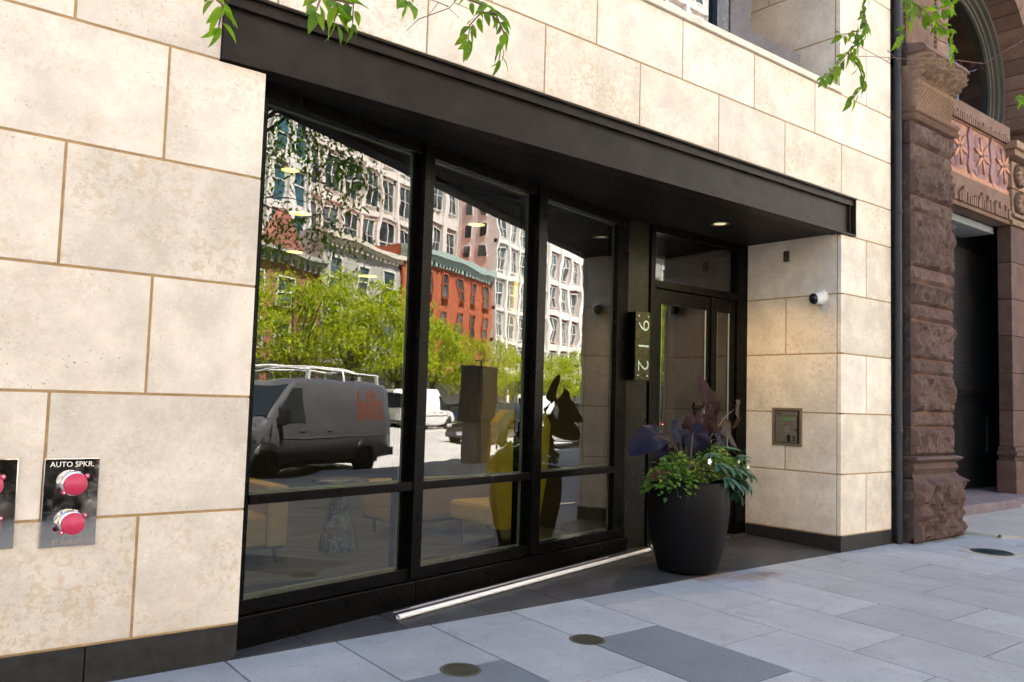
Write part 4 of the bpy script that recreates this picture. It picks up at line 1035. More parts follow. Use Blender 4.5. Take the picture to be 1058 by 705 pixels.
# marble pedestal table
mm, nt, b = newmat('veined_dark_marble'); p_ = objc(nt); v_ = noise_tex(nt, 3.5, 8, .7, p_, 1.6)
nt.links.new(ramp(nt, v_, [(.46,(.035,.037,.04)),(.495,(.45,.45,.44)),(.51,(.045,.047,.05))]), b.inputs['Base Color']); b.inputs['Roughness'].default_value=.25
TB = empty('pedestal_table', (-4.33, 2.3, FZ), 'dark veined marble pedestal side table on the lobby carpet', 'table')
c = MB(); c.lathe([(.001,0),(.17,0),(.175,.03),(.165,.10),(.12,.24),(.085,.36),(.075,.46),(.10,.55),(.17,.58)], (-4.33,2.3,FZ), 28); c.build('pedestal', mm, TB)
c = MB(); c.lathe([(.001,.58),(.24,.58),(.25,.59),(.25,.61),(.24,.62),(.001,.62)], (-4.33,2.3,FZ), 36); c.build('tabletop', mm, TB)

# ================================================================ STREET TREES (near)
M_NEAR = leafmat('elm_leaf', [(.085,.17,.016),(.15,.26,.018),(.055,.125,.016),(.24,.34,.025)], .55, .45, 1.8)
M_BARK = plain('elm_bark', (.10,.075,.06), .9, var=.3, scale=14, bmp=.6)
M_TWIG = plain('reddish_twig', (.16,.075,.055), .7)
TW = {
 'A': [[(-7.43, -2.75, 2.298), (-7.432, -2.75, 2.253), (-7.434, -2.75, 2.22), (-7.424, -2.75, 2.193)]] ,
 'B': [[(-7.068, -2.6, 2.481), (-7.08, -2.6, 2.425), (-7.089, -2.6, 2.388), (-7.071, -2.6, 2.363)], [(-7.114, -2.6, 2.452), (-7.125, -2.6, 2.397), (-7.142, -2.6, 2.356)], [(-7.08, -2.6, 2.425), (-7.042, -2.6, 2.404), (-7.023, -2.6, 2.373)]] ,
 'Cc': [[(-6.857, -2.6, 2.541), (-6.867, -2.6, 2.488), (-6.872, -2.6, 2.459)]] ,
 'D': [[(-6.624, -2.5, 2.674), (-6.571, -2.5, 2.625), (-6.536, -2.5, 2.596), (-6.564, -2.5, 2.544), (-6.576, -2.5, 2.486)], [(-6.536, -2.5, 2.596), (-6.483, -2.5, 2.601), (-6.457, -2.5, 2.54), (-6.435, -2.5, 2.478)]] ,
 'D0': [[(-6.604, -2.45, 2.7), (-6.586, -2.45, 2.628), (-6.642, -2.45, 2.573), (-6.718, -2.45, 2.531)], [(-6.607, -2.45, 2.609), (-6.664, -2.45, 2.593), (-6.741, -2.45, 2.583)]] ,
 'E': [[(-4.128, -2.5, 3.547), (-4.185, -2.5, 3.38), (-4.249, -2.5, 3.214), (-4.365, -2.5, 3.071), (-4.485, -2.5, 2.972), (-4.617, -2.5, 2.886)], [(-4.33, -2.5, 3.109), (-4.276, -2.5, 3.048), (-4.24, -2.5, 2.963), (-4.276, -2.5, 2.887)], [(-4.249, -2.5, 3.2), (-4.33, -2.5, 3.195), (-4.4, -2.5, 3.164)]] ,
 'E0': [[(-4.365, -2.5, 3.071), (-4.147, -2.5, 3.138), (-3.903, -2.5, 3.183)]] ,
 'F': [[(-4.065, -2.7, 3.518), (-4.155, -2.7, 3.368), (-4.203, -2.7, 3.258), (-4.232, -2.7, 3.141)], [(-4.155, -2.7, 3.368), (-3.987, -2.7, 3.331), (-3.926, -2.7, 3.263)], [(-3.987, -2.7, 3.331), (-3.778, -2.7, 3.288), (-3.692, -2.7, 3.203)], [(-3.987, -2.7, 3.331), (-3.809, -2.7, 3.418), (-3.643, -2.7, 3.503)]] ,
 'F0': [[(-1.611, -2.3, 4.045), (-2.269, -2.3, 3.686), (-2.964, -2.3, 3.508), (-3.444, -2.3, 3.383), (-3.577, -2.3, 3.389)]] ,
 'G': [[(-1.947, -2.5, 3.542), (-2.194, -2.5, 3.427), (-2.352, -2.5, 3.356)]] ,
}
def resample(pts, step):
    pts = [Vector(p) for p in pts]; out = []; 
    for i in range(len(pts)-1):
        n = max(1, int((pts[i+1]-pts[i]).length/step))
        for k in range(n): out.append((pts[i].lerp(pts[i+1], k/n), (pts[i+1]-pts[i]).normalized()))
    out.append((pts[-1], (pts[-1]-pts[-2]).normalized())); return out
def crown(mbl, c0, rad, n, L, seg=2, W=.5, clumps=60, rg=None, ok=None, flat=.5):
    rg = rg or random.Random(1)
    cl = []
    while len(cl) < clumps:
        v = Vector((rg.uniform(-1,1), rg.uniform(-1,1), rg.uniform(-1,1)))
        if .25 < v.length < 1: cl.append((v, rg.uniform(.14,.30)))
    k = 0
    while k < n:
        v, r_ = rg.choice(cl); q = v+Vector((rg.gauss(0,1), rg.gauss(0,1), rg.gauss(0,.65)))*r_*.6
        p = Vector((c0[0]+q.x*rad[0], c0[1]+q.y*rad[1], c0[2]+q.z*rad[2])); k += 1
        if ok and not ok(p): continue
        leaf(mbl, p, (rg.uniform(-1,1), rg.uniform(-1,1), rg.uniform(-1,.4)), (rg.uniform(-.6,.6), rg.uniform(-.6,.6), 1), L*rg.uniform(.7,1.3), W, .2, .3, 0, seg=seg)
def street_tree(loc, label, c0, rad, n, L, keys, seed, ok):
    rg = random.Random(seed)
    T = empty('street_tree', (loc[0], loc[1], gz(loc[0], loc[1])), label, 'tree')
    z0 = gz(loc[0], loc[1])-.1; tb = MB()
    top = Vector((loc[0]+.15, loc[1]-.1, 3.0))
    tb.tube([(loc[0],loc[1],z0),(loc[0]+.03,loc[1],z0+.5),(loc[0]+.06,loc[1]-.03,1.6),top], [.19,.15,.135,.125], 14)
    tb.build('trunk', M_BARK, T)
    lb = MB(); tips = []
    for i in range(11):
        a = rg.uniform(0, 2*pi) if i else 2.2; e = Vector((c0[0]+rad[0]*.75*cos(a), c0[1]+rad[1]*.75*sin(a), c0[2]+rad[2]*rg.uniform(-.4,.8)))
        if ok and not ok(e): e = e.lerp(Vector(c0), .6)
        m_ = top.lerp(e, .5)+Vector((rg.uniform(-.2,.2), rg.uniform(-.2,.2), .35))
        lb.tube([top-Vector((0,0,.2)), top.lerp(m_, .5), m_, e], [.075,.055,.035,.012], 8); tips.append(m_)
        for j in range(5):
            f = Vector((e.x+rg.uniform(-1,1)*.9, e.y+rg.uniform(-1,1)*.9, e.z+rg.uniform(-.5,.5)))
            if ok and not ok(f): continue
            lb.tube([m_.lerp(e, rg.uniform(.2,.9)), f], [.014,.004], 5)
    lb.build('limbs', M_BARK, T)
    cb = MB(); crown(cb, c0, rad, n, L, 2, .5, 70, rg, ok); cb.build('crown', M_NEAR, T, fixn=False)
    # hanging branches that reach over the pavement
    for key in keys:
        hb = MB(); hl = MB(); bare = key.endswith('0')
        for li, l in enumerate(TW[key]):
            pts = [Vector(p)+Vector((0, .03*math.sin(i*2.3+li), 0)) for i, p in enumerate(l)]
            hb.tube(pts, [.0045-.0028*i/(len(pts)-1) for i in range(len(pts))] if not bare else [.0022]+[.0016]*(len(pts)-1), 5)
            if bare:
                for (p, d_) in resample(pts, .07):
                    if rg.random() < .6: 
                        q = p+Vector((rg.uniform(-.08,.08), rg.uniform(-.03,.03), rg.uniform(-.06,.03))); hb.tube([p, q], [.0013,.0008], 4)
                if key != 'D0': continue
                continue
            sd_ = 1
            for k, (p, d_) in enumerate(resample(pts, .0125)):
                if k < 1 and li > 0: continue
                if rg.random() < .08: continue
                sd_ = -sd_
                side = d_.cross(Vector((0,1,0))).normalized()*sd_
                dv = d_*.55+side*rg.uniform(.5,.9)+Vector((0,rg.uniform(-.6,.4),-.45))
                nv = Vector((rg.uniform(-.8,.8), rg.uniform(-1,.2), rg.uniform(.1,.9)))
                leaf(hl, p+dv.normalized()*.006, dv, nv, rg.uniform(.038,.064), .50, .22, .35, 0, seg=6)
            leaf(hl, pts[-1], d_+Vector((0,0,-.3)), (0,-.8,.5), .065, .46, .2, .3, 0, seg=6)
        # joins the crown
        s_ = Vector(TW[key][0][0])
        if not bare or key == 'F0':
            e = Vector((s_.x*.35+c0[0]*.65, s_.y*.25+(c0[1]+rad[1]*.5)*.75, c0[2]+.2)) if True else None
            m_ = s_.lerp(e, .4)+Vector((0,0,.45))
            hb.tube([s_, s_.lerp(m_, .5)+Vector((0,0,.12)), m_, e], [.0045,.006,.010,.02], 6)
        o = hb.build('hanging_branch', M_TWIG, T, fixn=False)
        if hl.v: hl.build('leaves', M_NEAR, o, fixn=False)
    return T
street_tree((-8.6,-6.9), 'street tree by the kerb with twigs hanging in at the top left', (-8.7,-6.9,5.6), (3.2,3.0,1.9), 5200, .085, ['A','B','Cc','D','D0'], 5, lambda p: p.y < -3.3-.0*p.z and p.z > 3.4)
street_tree((-1.6,-6.9), 'street tree by the kerb with twigs hanging in at the top right', (-.3,-6.5,5.6), (3.6,2.9,2.5), 15000, .10, ['E','E0','F','F0','G'], 9, lambda p: p.y < -3.6 and p.z > 3.6)
# ================================================================ ACROSS THE STREET
FY = -32.0
M_RBRICK = plain('orange_red_brick', (.40,.105,.045), .85, var=.25, scale=2.5)
M_DBRICK = plain('rose_brick', (.34,.13,.10), .85, var=.25, scale=2.5)
M_CREAM = plain('cream_stone', (.66,.60,.50), .8, var=.08, scale=1.2)
M_WSTONE = plain('white_stone', (.74,.71,.66), .75, var=.06, scale=1.2)
M_GSTONE = plain('grey_stone', (.42,.41,.38), .8, var=.1, scale=1.2)
M_VERD = plain('verdigris_cornice', (.33,.42,.38), .6, var=.15)
M_WFRAME = plain('white_window_frame', (.75,.73,.70), .6)
M_DKSHOP = plain('dark_shopfront', (.05,.05,.05), .4)
M_BLUEG, _nt, _b = newmat('blue_window_glass'); _b.inputs['Base Color'].default_value = (.05,.12,.16,1); _b.inputs['Roughness'].default_value = .1
def facade(name, label, x0, x1, z1, wall, floors, cols, fz0=4.2, glass=None, frame=None, ww=.5, wh=.62, y=FY, depth=14, cornice=None, ch=.6, piers=None, bands=None, z0=-.2, trim=None, group=None):
    B = empty(name, ((x0+x1)/2, y, z0), label, 'building', group)
    c = MB(); c.box((x0, y-depth, z0), (x1, y, z1)); c.build('wall', wall, B)
    fh = (z1-1.0-fz0)/floors; cw = (x1-x0)/cols
    glass = glass or M_FARGLASS; frame = frame or M_WFRAME
    w_ = cw*ww; h_ = fh*wh
    proto = None
    for f in range(floors):
        for i in range(cols):
            cx = x0+cw*(i+.5); cz = fz0+fh*(f+.5)
            if proto is None:
                m1 = MB(); t = .10
                m1.box((cx-w_/2-t,y+.004,cz-h_/2-t),(cx-w_/2,y+.14,cz+h_/2+t)); m1.box((cx+w_/2,y+.004,cz-h_/2-t),(cx+w_/2+t,y+.14,cz+h_/2+t))
                m1.box((cx-w_/2,y+.004,cz+h_/2),(cx+w_/2,y+.14,cz+h_/2+t)); m1.box((cx-w_/2-.1,y+.004,cz-h_/2-t-.06),(cx+w_/2+.1,y+.24,cz-h_/2-t+.0))
                m1.box((cx-w_/2,y+.03,cz-.04),(cx+w_/2,y+.09,cz+.04)); 
                if w_ > 1.5: m1.box((cx-.05,y+.03,cz-h_/2),(cx+.05,y+.09,cz+h_/2))
                proto = m1.build('window', frame, B)
                g_ = MB(); g_.box((cx-w_/2,y+.004,cz-h_/2),(cx+w_/2,y+.03,cz+h_/2)); g_.build('pane', glass, proto); pc = (cx, cz)
            else:
                o = proto.copy(); COL.objects.link(o); o.parent = B; o.location = (cx-pc[0], 0, cz-pc[1])
                for ch_ in proto.children: d = ch_.copy(); COL.objects.link(d); d.parent = o
    tm = trim or M_WSTONE
    if cornice:
        c = MB(); c.box((x0-.15,y-.3,z1-ch*.5),(x1+.15,y+.55,z1)); c.box((x0-.08,y-.3,z1-ch),(x1+.08,y+.32,z1-ch*.5))
        n = int((x1-x0)/.6)
        for i in range(n): c.box((x0+.1+i*.6,y+.0,z1-ch-.28),(x0+.35+i*.6,y+.30,z1-ch))
        c.build('cornice', cornice, B)
    if piers:
        c = MB()
        for i in range(cols+1): xx = x0+cw*i; c.box((max(x0,xx-piers/2),y,fz0-.2),(min(x1,xx+piers/2),y+.42,z1-ch))
        c.build('pilasters', tm, B)
    if bands:
        c = MB()
        for f in range(floors+1): zz = fz0+fh*f; c.box((x0,y,zz-bands/2),(x1,y+.30,zz+bands/2))
        c.build('string_courses', tm, B)
    c = MB(); nb = max(2, int((x1-x0)/4)); bw_ = (x1-x0)/nb
    for i in range(nb): c.box((x0+i*bw_+.3,y+.004,.0),(x0+(i+1)*bw_-.3,y+.06,2.9))
    c.box((x0+.1,y+.0,3.0),(x1-.1,y+.12,3.6)); c.build('shopfront', M_DKSHOP, B)
    return B
facade('apartment_building', 'tall building of rose brick and white stone with blue windows, far left', 12, 30.0, 34, M_DBRICK, 8, 6, glass=M_BLUEG, ww=.55, piers=1.0, bands=.4, depth=20, y=-34, cornice=M_WSTONE)
facade('corner_house', 'tall orange brick and white stone building with bay windows beside the blue windowed one', 30.0, 38.0, 32, M_RBRICK, 8, 4, glass=M_BLUEG, ww=.62, wh=.72, piers=.55, bands=.5, depth=20, y=-35, cornice=M_WSTONE)
rh = facade('rowhouse', 'low rose brick house with a pointed gable', 26.0, 36.4, 10.4, M_DBRICK, 2, 4, fz0=3.8, cornice=M_GSTONE, ch=.5)
c = MB(); c.prism([(30.5,10.4),(34.5,10.4),(32.5,13.2)], FY-.6, FY+.05); c.build('gable', M_DBRICK, rh)
facade('stone_house', 'low grey stone house with flat parapet between brick houses', 36.5, 46.4, 12.6, M_GSTONE, 2, 3, cornice=M_CREAM, ww=.4, y=-32.3)
facade('brick_rowhouse', 'orange red brick rowhouse with verdigris cornice', 46.5, 62.0, 13.6, M_RBRICK, 3, 6, fz0=3.6, ww=.34, wh=.62, cornice=M_VERD, ch=.9, frame=M_RBRICK)
facade('white_house', 'tall white stone building with large windows right of the red brick one', 62.1, 75.1, 30, M_WSTONE, 8, 5, depth=4, ww=.62, wh=.66, piers=.4, bands=.35, cornice=M_WSTONE, trim=M_WSTONE)
WH = [o for o in bpy.data.objects if o.name == 'white_house'][0]
for f in range(7):
    for yy_ in (-33.1, -34.8):
        c = MB(); zz = 14.9+f*2.1; c.box((62.02, yy_-.45, zz), (62.10, yy_+.45, zz+1.35)); fr_ = c.build('side_window', M_WFRAME, WH)
        c = MB(); c.box((61.99, yy_-.36, zz+.09), (62.02, yy_+.36, zz+1.26)); c.build('pane', M_FARGLASS, fr_)
facade('office_building', 'tall white gridded office building rising behind the low houses', 38.2, 75, 46, M_WSTONE, 8, 11, fz0=6, y=-47, ww=.66, wh=.66, piers=.45, bands=.6, trim=M_WSTONE, depth=16, cornice=M_WSTONE)
facade('office_building', 'white gridded office tower above the orange red brick rowhouse', 75.3, 116, 52, M_WSTONE, 8, 12, fz0=6, y=-47.3, ww=.62, wh=.6, piers=.9, bands=1.1, trim=M_WSTONE, depth=16, cornice=M_WSTONE)
facade('checkered_building', 'tall red and white checkered building at the far right of the reflection', 75.2, 104, 30, M_DBRICK, 7, 9, ww=.5, wh=.6, piers=.7, bands=.7, cornice=M_WSTONE, depth=6)
facade('distant_block', 'cream block at the far end of the street', 104.5, 150, 24, M_CREAM, 5, 12, piers=.5, bands=.5, cornice=M_GSTONE)
facade('brick_block', 'brick block opposite the storefront outside the picture', -30, 11.8, 22, M_DBRICK, 5, 12, cornice=M_CREAM, bands=.4, piers=.6)
facade('cream_block', 'cream block outside the picture to the far left', -75, -30.2, 20, M_CREAM, 5, 10, cornice=M_CREAM)
# our own side further along, seen only as a shade giver
facade('side_building', 'stone building further along our side of the street', 16.2, 60, 15.5, M_CREAM, 4, 10, y=20, depth=19.5, cornice=None) if False else None
sb = empty('stone_block', (38, 1, 0), 'tall cream building beyond the brownstone on the near side of the street', 'building')
c = MB(); c.box((16.1, .4, -.2), (90, 20, 18)); c.build('wall', M_CREAM, sb)

# ---------------------------------------------------------------- vehicles
def paint(name, col, rough=.3, metal=0): 
    m, nt, b = newmat(name); b.inputs['Roughness'].default_value = rough; b.inputs['Metallic'].default_value = metal
    b.inputs['Coat Weight'].default_value = .6; b.inputs['Coat Roughness'].default_value = .08
    nt.links.new(ramp(nt, noise_tex(nt, 1.6, 5, .6, objc(nt)), [(.3, tuple(x*.9 for x in col)), (.7, col)]), b.inputs['Base Color']); return m
M_TYRE = plain('tyre_rubber', (.02,.02,.02), .85); M_RIM = plain('wheel_rim', (.35,.35,.35), .35, .8)
M_CGLASS, _nt, _b = newmat('car_glass'); _b.inputs['Base Color'].default_value=(.015,.02,.022,1); _b.inputs['Roughness'].default_value=.05
M_REDL = plain('tail_lamp_red', (.55,.01,.01), .2); M_HEADL = plain('headlamp', (.75,.75,.72), .15); M_AMB = plain('amber_lamp', (.8,.25,.02), .3)
M_BUMP = plain('grey_bumper', (.07,.07,.075), .6); M_PLATE = plain('number_plate', (.7,.72,.75), .4)
def loft(mb, stations, mi=0):
    "stations: (x, [(y,z)...]) same count, closed by caps"
    n = len(stations[0][1]); vs = []
    for x, ring in stations: vs += [Vector((x, y, z)) for y, z in ring]
    fs = [(i*n+k, i*n+(k+1)%n, (i+1)*n+(k+1)%n, (i+1)*n+k) for i in range(len(stations)-1) for k in range(n)]
    fs += [tuple(range(n)), tuple((len(stations)-1)*n+k for k in range(n))]
    mb.add(vs, fs, mi, True)
def ringv(w_, zb, zt, tum=.12, belt=.5, r_=.12):
    zm = zb+(zt-zb)*belt
    h = [(w_*.94, zb), (w_, zb+.12), (w_, zm), (w_-tum*.5, (zm+zt)/2), (w_-tum, zt-r_), (w_-tum-r_*.8, zt)]
    return h+[(-y, z) for y, z in reversed(h)]
def car_body(mb, prof, w_, zb=.28):
    "prof: list of (x, ztop, beltz)"
    st_ = []
    for x, zt, tum, k in prof:
        st_.append((x, ringv(w_*k, zb, zt, tum, .5, min(.12, (zt-zb)*.3))))
    loft(mb, st_)
def wheel(P, x, y, r_=.35, w_=.22):
    s_ = 1 if y > 0 else -1
    c = MB(); c.lathe([(r_*.62,-w_/2),(r_*.93,-w_/2),(r_,-w_/2+.03),(r_,w_/2-.03),(r_*.93,w_/2),(r_*.62,w_/2)], (x,y,r_), 28, axis='Y'); t = c.build('tyre', M_TYRE, P)
    c = MB(); c.lathe([(r_*.63,.07*s_),(r_*.60,.09*s_),(r_*.5,.05*s_),(r_*.2,.08*s_),(.001,.085*s_)], (x,y,r_), 28, axis='Y')
    for k in range(8):
        a = k*pi/4; c.box((-.02,.05*s_ if s_>0 else -.09,r_*.18),(.02,.09*s_ if s_>0 else -.05,r_*.6), M=Matrix.Translation((x,y,r_)) @ Matrix.Rotation(a,4,'Y'))
    c.build('rim', M_RIM, t)
def van(name, label, loc, rz, col, L=5.6, H=2.1, W=1.98, rack=False, text=None, group='vehicles parked along the street', nose='long'):
    "built facing +x, right side towards -y"
    P = empty(name, (0,0,0), label, 'van', group); hw = W/2; mp_ = paint(name+'_paint', col)
    c = MB(); hl = L/2; nl = .95 if nose == 'long' else .8
    prof = [(-hl,H*.55,.05,.94),(-hl+.03,H-.04,.10,.96),(-hl+.35,H,.13,1),(hl-nl-1.15,H,.13,1),(hl-nl-.95,H-.03,.14,1),(hl-nl-.12,1.28,.14,1),(hl-nl+.05,1.20,.10,1),(hl-.18,1.02,.08,.97),(hl-.02,.86,.05,.9),(hl,.7,.04,.88)]
    st_ = []
    for x, zt, tum, k in prof:
        if zt > 1.4:
            te = .13*(zt-1.34)/(H-1.34); y_ = hw*k
            hh = [(y_*.94,.34),(y_,.46),(y_,1.22),(y_-te*.5,(1.22+zt-.12)/2),(y_-te,zt-.12),(y_-te-.10,zt)]
            st_.append((x, hh+[(-a,b) for a,b in reversed(hh)]))
        else: st_.append((x, ringv(hw*k, .34, zt, tum, .5, min(.12,(zt-.34)*.3))))
    loft(c, st_); body = c.build('body', mp_, P)
    # windows as dark glass sheets just proud of the body
    def side(poly, mat, nm, out=.006, sides=(1,-1)):
        for s_ in sides:
            q = MB(); vs = []
            zb_, zt_ = .34, H
            for x, z in poly:
                yy = hw-.13*max(0, (z-1.22)/(H-1.34))
                vs.append((x, s_*(yy+out), z))
            vs2 = [(x, y-s_*.02, z) for x, y, z in vs]; n = len(vs)
            q.add(vs+vs2, [tuple(range(n))]+[(i,(i+1)%n,n+(i+1)%n,n+i) for i in range(n)]); q.build(nm, mat, P)
    xf = hl-nl
    side([(xf-1.20,1.20),(xf-.28,1.20),(xf-.42,1.45),(xf-.86,H-.22),(xf-1.15,H-.20)], M_CGLASS, 'side_window')
    seam = plain('door_seam', (.03,.03,.03), .6)
    for xx in (xf-1.28, xf-2.2, xf-.10): side([(xx,.45),(xx+.02,.45),(xx+.02,H-.2 if xx < xf-.2 else 1.2),(xx,H-.2 if xx < xf-.2 else 1.2)], seam, 'door_seam')
    side([(-hl+.08,.86),(xf-.35,.86),(xf-.35,.90),(-hl+.08,.90)], M_BUMP, 'rub_strip', .012)
    side([(-hl+.25,1.30),(-hl+1.75,1.30),(-hl+1.75,1.31),(-hl+.25,1.31)], seam, 'door_seam')
    side([(xf-1.18,1.02),(xf-1.0,1.02),(xf-1.0,1.07),(xf-1.18,1.07)], M_BUMP, 'door_handle', .02); side([(xf-2.12,1.02),(xf-1.95,1.02),(xf-1.95,1.08),(xf-2.12,1.08)], M_BUMP, 'door_handle', .02)
    q = MB(); x_a, z_a, x_b, z_b = xf-.17, 1.32, xf-.90, H-.12
    q.add([(x_a+.03,-hw+.16,z_a),(x_a+.03,hw-.16,z_a),(x_b+.06,hw-.22,z_b),(x_b+.06,-hw+.22,z_b)], [(0,1,2,3)]); q.build('windscreen', M_CGLASS, P)
    q = MB(); q.add([(-hl-.012,-hw+.25,1.25),(-hl-.012,hw-.25,1.25),(-hl+.015,hw-.27,H-.3),(-hl+.015,-hw+.27,H-.3)], [(0,1,2,3)]); q.build('rear_window', M_CGLASS, P)
    for nm, xx, mt in (('rear_bumper',-hl-.06,M_BUMP),('front_bumper',hl-.12,M_BUMP)):
        q = MB(); q.bevbox((xx-.06,-hw+.03,.36),(xx+.16,hw-.03,.60),.03); q.build(nm, mt, P)
    for s_ in (1,-1):
        q = MB(); q.bevbox((-hl-.02,s_*(hw-.20)-.06,.95),(-hl+.04,s_*(hw-.20)+.10,1.30),.01); q.build('tail_light', M_REDL, P)
        q = MB(); q.bevbox((hl-.10,s_*(hw-.28)-.14,.66),(hl+.0,s_*(hw-.28)+.14,.84),.02); q.build('headlight', M_HEADL, P)
        q = MB(); q.bevbox((xf-.42,s_*(hw+.12)-.11,1.18),(xf-.30,s_*(hw+.12)+.11,1.52),.02); q.build('wing_mirror', M_BLACK, P)
    wx = (xf-.15+.15, -hl+1.15)
    for x in wx:
        for s_ in (1,-1):
            q = MB(); q.lathe([(.44,-.12),(.44,.012),(.001,.013)], (x, s_*(hw-.005), .37), 28, axis='Y', M=Matrix.Scale(s_,4,(0,1,0))); q.build('wheel_arch', M_BLACK, P)
            wheel(P, x, s_*(hw-.09), .36, .24)
    q = MB(); q.box((hl-.0,-.25,.44),(hl+.05,.25,.56)); q.build('number_plate', M_PLATE, P)
    q = MB(); q.box((-hl+.3,-hw+.2,.22),(hl-.3,hw-.2,.40)); q.build('underbody', M_BLACK, P)
    if text:
        for s_ in (-1, 1):
            M_ = Matrix.Translation((-hl+.95, s_*(hw-.055+.0), 1.54)) @ Matrix.Rotation(R(9.7)*s_,4,'X') @ (Matrix.Rotation(R(90),4,'X') if s_ < 0 else Matrix.Rotation(pi,4,'Z') @ Matrix.Rotation(R(90),4,'X'))
            text_mb(text, .95, M_, .004, sx=.75, off=.02).build('lettering', plain('red_orange_lettering', (.13,.03,.015), .5), P)
            M_ = Matrix.Translation((-hl+2.6, s_*(hw-.03+.008), 1.42)) @ (Matrix.Rotation(R(90),4,'X') if s_ < 0 else Matrix.Rotation(pi,4,'Z') @ Matrix.Rotation(R(90),4,'X'))
    if rack:
        RK = MB()
        for s_ in (1,-1): RK.tube([(-hl+.3,s_*.72,H+.20),(0,s_*.72,H+.23),(hl-nl-1.2,s_*.72,H+.20)], .022, 8)
        for x in (-hl+.5,-hl+1.9,-hl+3.2): RK.tube([(x,-.78,H-.02),(x,-.76,H+.2),(x,0,H+.27),(x,.76,H+.2),(x,.78,H-.02)], .022, 8)
        for s_ in (.25,.60): RK.tube([(-hl+.1,s_,H+.30),(hl-nl-.9,s_,H+.32)], .024, 8)
        for k in range(11): x = -hl+.3+k*.33; RK.tube([(x,.25,H+.30),(x,.60,H+.30)], .014, 6)
        for x in (-hl+.5,-hl+3.2): RK.box((x-.03,-.82,H-.03),(x+.03,-.74,H+.20))
        RK.build('roof_rack', plain('white_rack', (.75,.75,.73), .4), P)
    P.location = loc; P.rotation_euler = (0,0,rz); return P
def car(name, label, cat, loc, rz, col, L=4.6, H=1.5, W=1.82, kind='suv', group='vehicles parked along the street'):
    P = empty(name, (0,0,0), label, cat, group); hw = W/2; hl = L/2; mp_ = paint(name+'_paint', col, .25, .3)
    zb_ = .62*H
    if kind == 'pickup': lower = [(-hl,.7*H*.9,.03,.94),(-hl+.06,.60*H,.03,1),(hl-1.6,.60*H,.03,1),(hl-1.2,.60*H,.03,1),(hl-.15,.56*H,.05,.97),(hl,.42*H,.04,.9)]; roof = [(-hl+1.9,.60*H,.1,.96),(-hl+2.05,H-.03,.2,.96),(-hl+3.5,H-.02,.2,.96),(-hl+4.25,.62*H,.1,.96)]
    else: lower = [(-hl,.5*H,.03,.90),(-hl+.05,zb_,.04,.96),(-hl+.5,zb_+.02,.04,1),(hl-1.2,zb_,.04,1),(hl-.2,.52*H,.05,.96),(hl,.38*H,.04,.88)]; roof = [(-hl+.10,zb_,.05,.95),(-hl+.45,H-.08,.2,.95),(-hl+.8,H,.2,.96),(hl-2.0,H-.02,.2,.96),(hl-1.05,zb_+.0,.08,.96)]
    if kind == 'sedan': roof = [(-hl+.55,zb_,.05,.94),(-hl+1.2,H-.04,.2,.94),(-hl+1.8,H,.2,.95),(hl-1.9,H-.03,.2,.95),(hl-1.1,zb_,.08,.95)]
    c = MB(); car_body(c, lower, hw, .26); c.build('body', mp_, P)
    c = MB()
    loft(c, [(x, [(k*hw*.97, zb_-.06),(k*hw-.0*t, zb_),( (k*hw-t*.5 if z>zb_+.05 else k*hw-.01), max(zb_,(zb_+z)/2)),(k*hw-t, z),(-(k*hw-t), z),(-(k*hw-t*.5 if z>zb_+.05 else k*hw-.01), max(zb_,(zb_+z)/2)),(-k*hw, zb_),(-k*hw*.97, zb_-.06)]) for x, z, t, k in roof])
    c.build('cabin_glass', M_CGLASS, P)
    xs_ = [r_ for r_ in roof if r_[1] > zb_+.3]
    c = MB(); c.bevbox((xs_[0][0]-.02,-hw+.22,H-.03),(xs_[-1][0]+.05,hw-.22,H+.025),.02)
    for s_ in (1,-1):
        for t in (0.02, .5, .98):
            x = xs_[0][0]*(1-t)+xs_[-1][0]*t; c.add([(x-.05,s_*(hw-.0),zb_),(x+.05,s_*(hw-.0),zb_),(x+.05,s_*(hw-.19),H),(x-.05,s_*(hw-.19),H)], [(0,1,2,3)])
    c.build('roof', mp_, P)
    for s_ in (1,-1):
        q = MB(); q.bevbox((-hl-.015,s_*(hw-.20)-.12,.60*H-.1),(-hl+.08,s_*(hw-.20)+.12,.60*H+.03),.01); q.build('tail_light', M_REDL, P)
        q = MB(); q.bevbox((hl-.16,s_*(hw-.30)-.17,.42*H),(hl-.02,s_*(hw-.30)+.17,.42*H+.13),.02); q.build('headlight', M_HEADL, P)
        q = MB(); q.bevbox((hl-.20,s_*(hw-.1)-.06,.34*H),(hl-.06,s_*(hw-.1)+.06,.34*H+.07),.01); q.build('turn_signal', M_AMB, P)
        q = MB(); q.bevbox((hl-1.65,s_*(hw+.08)-.09,zb_),(hl-1.5,s_*(hw+.08)+.09,zb_+.15),.02); q.build('wing_mirror', M_BLACK, P)
    for xx, nm in ((-hl-.05,'rear_bumper'),(hl-.12,'front_bumper')):
        q = MB(); q.bevbox((xx,-hw+.08,.28),(xx+.16,hw-.08,.50),.03); q.build(nm, M_BUMP if kind!='pickup' else M_ALU, P)
    for xx in (-hl-.06, hl+.045): q = MB(); q.box((xx,-.24,.36),(xx+.015,.24,.50)); q.build('number_plate', M_PLATE, P)
    q = MB(); q.bevbox((hl-.09,-.55,.40*H),(hl-.02,.55,.40*H+.16),.01); q.build('grille', M_BLACK, P)
    for x in (-hl+.85, hl-.85):
        for s_ in (1,-1):
            q = MB(); q.lathe([(.40,-.10),(.40,.010),(.001,.011)], (x,s_*(hw-.008),.35), 24, axis='Y', M=Matrix.Scale(s_,4,(0,1,0))); q.build('wheel_arch', M_BLACK, P)
            wheel(P, x, s_*(hw-.10), .34, .22)
    P.location = loc; P.rotation_euler = (0,0,rz); return P
ZR = -.37
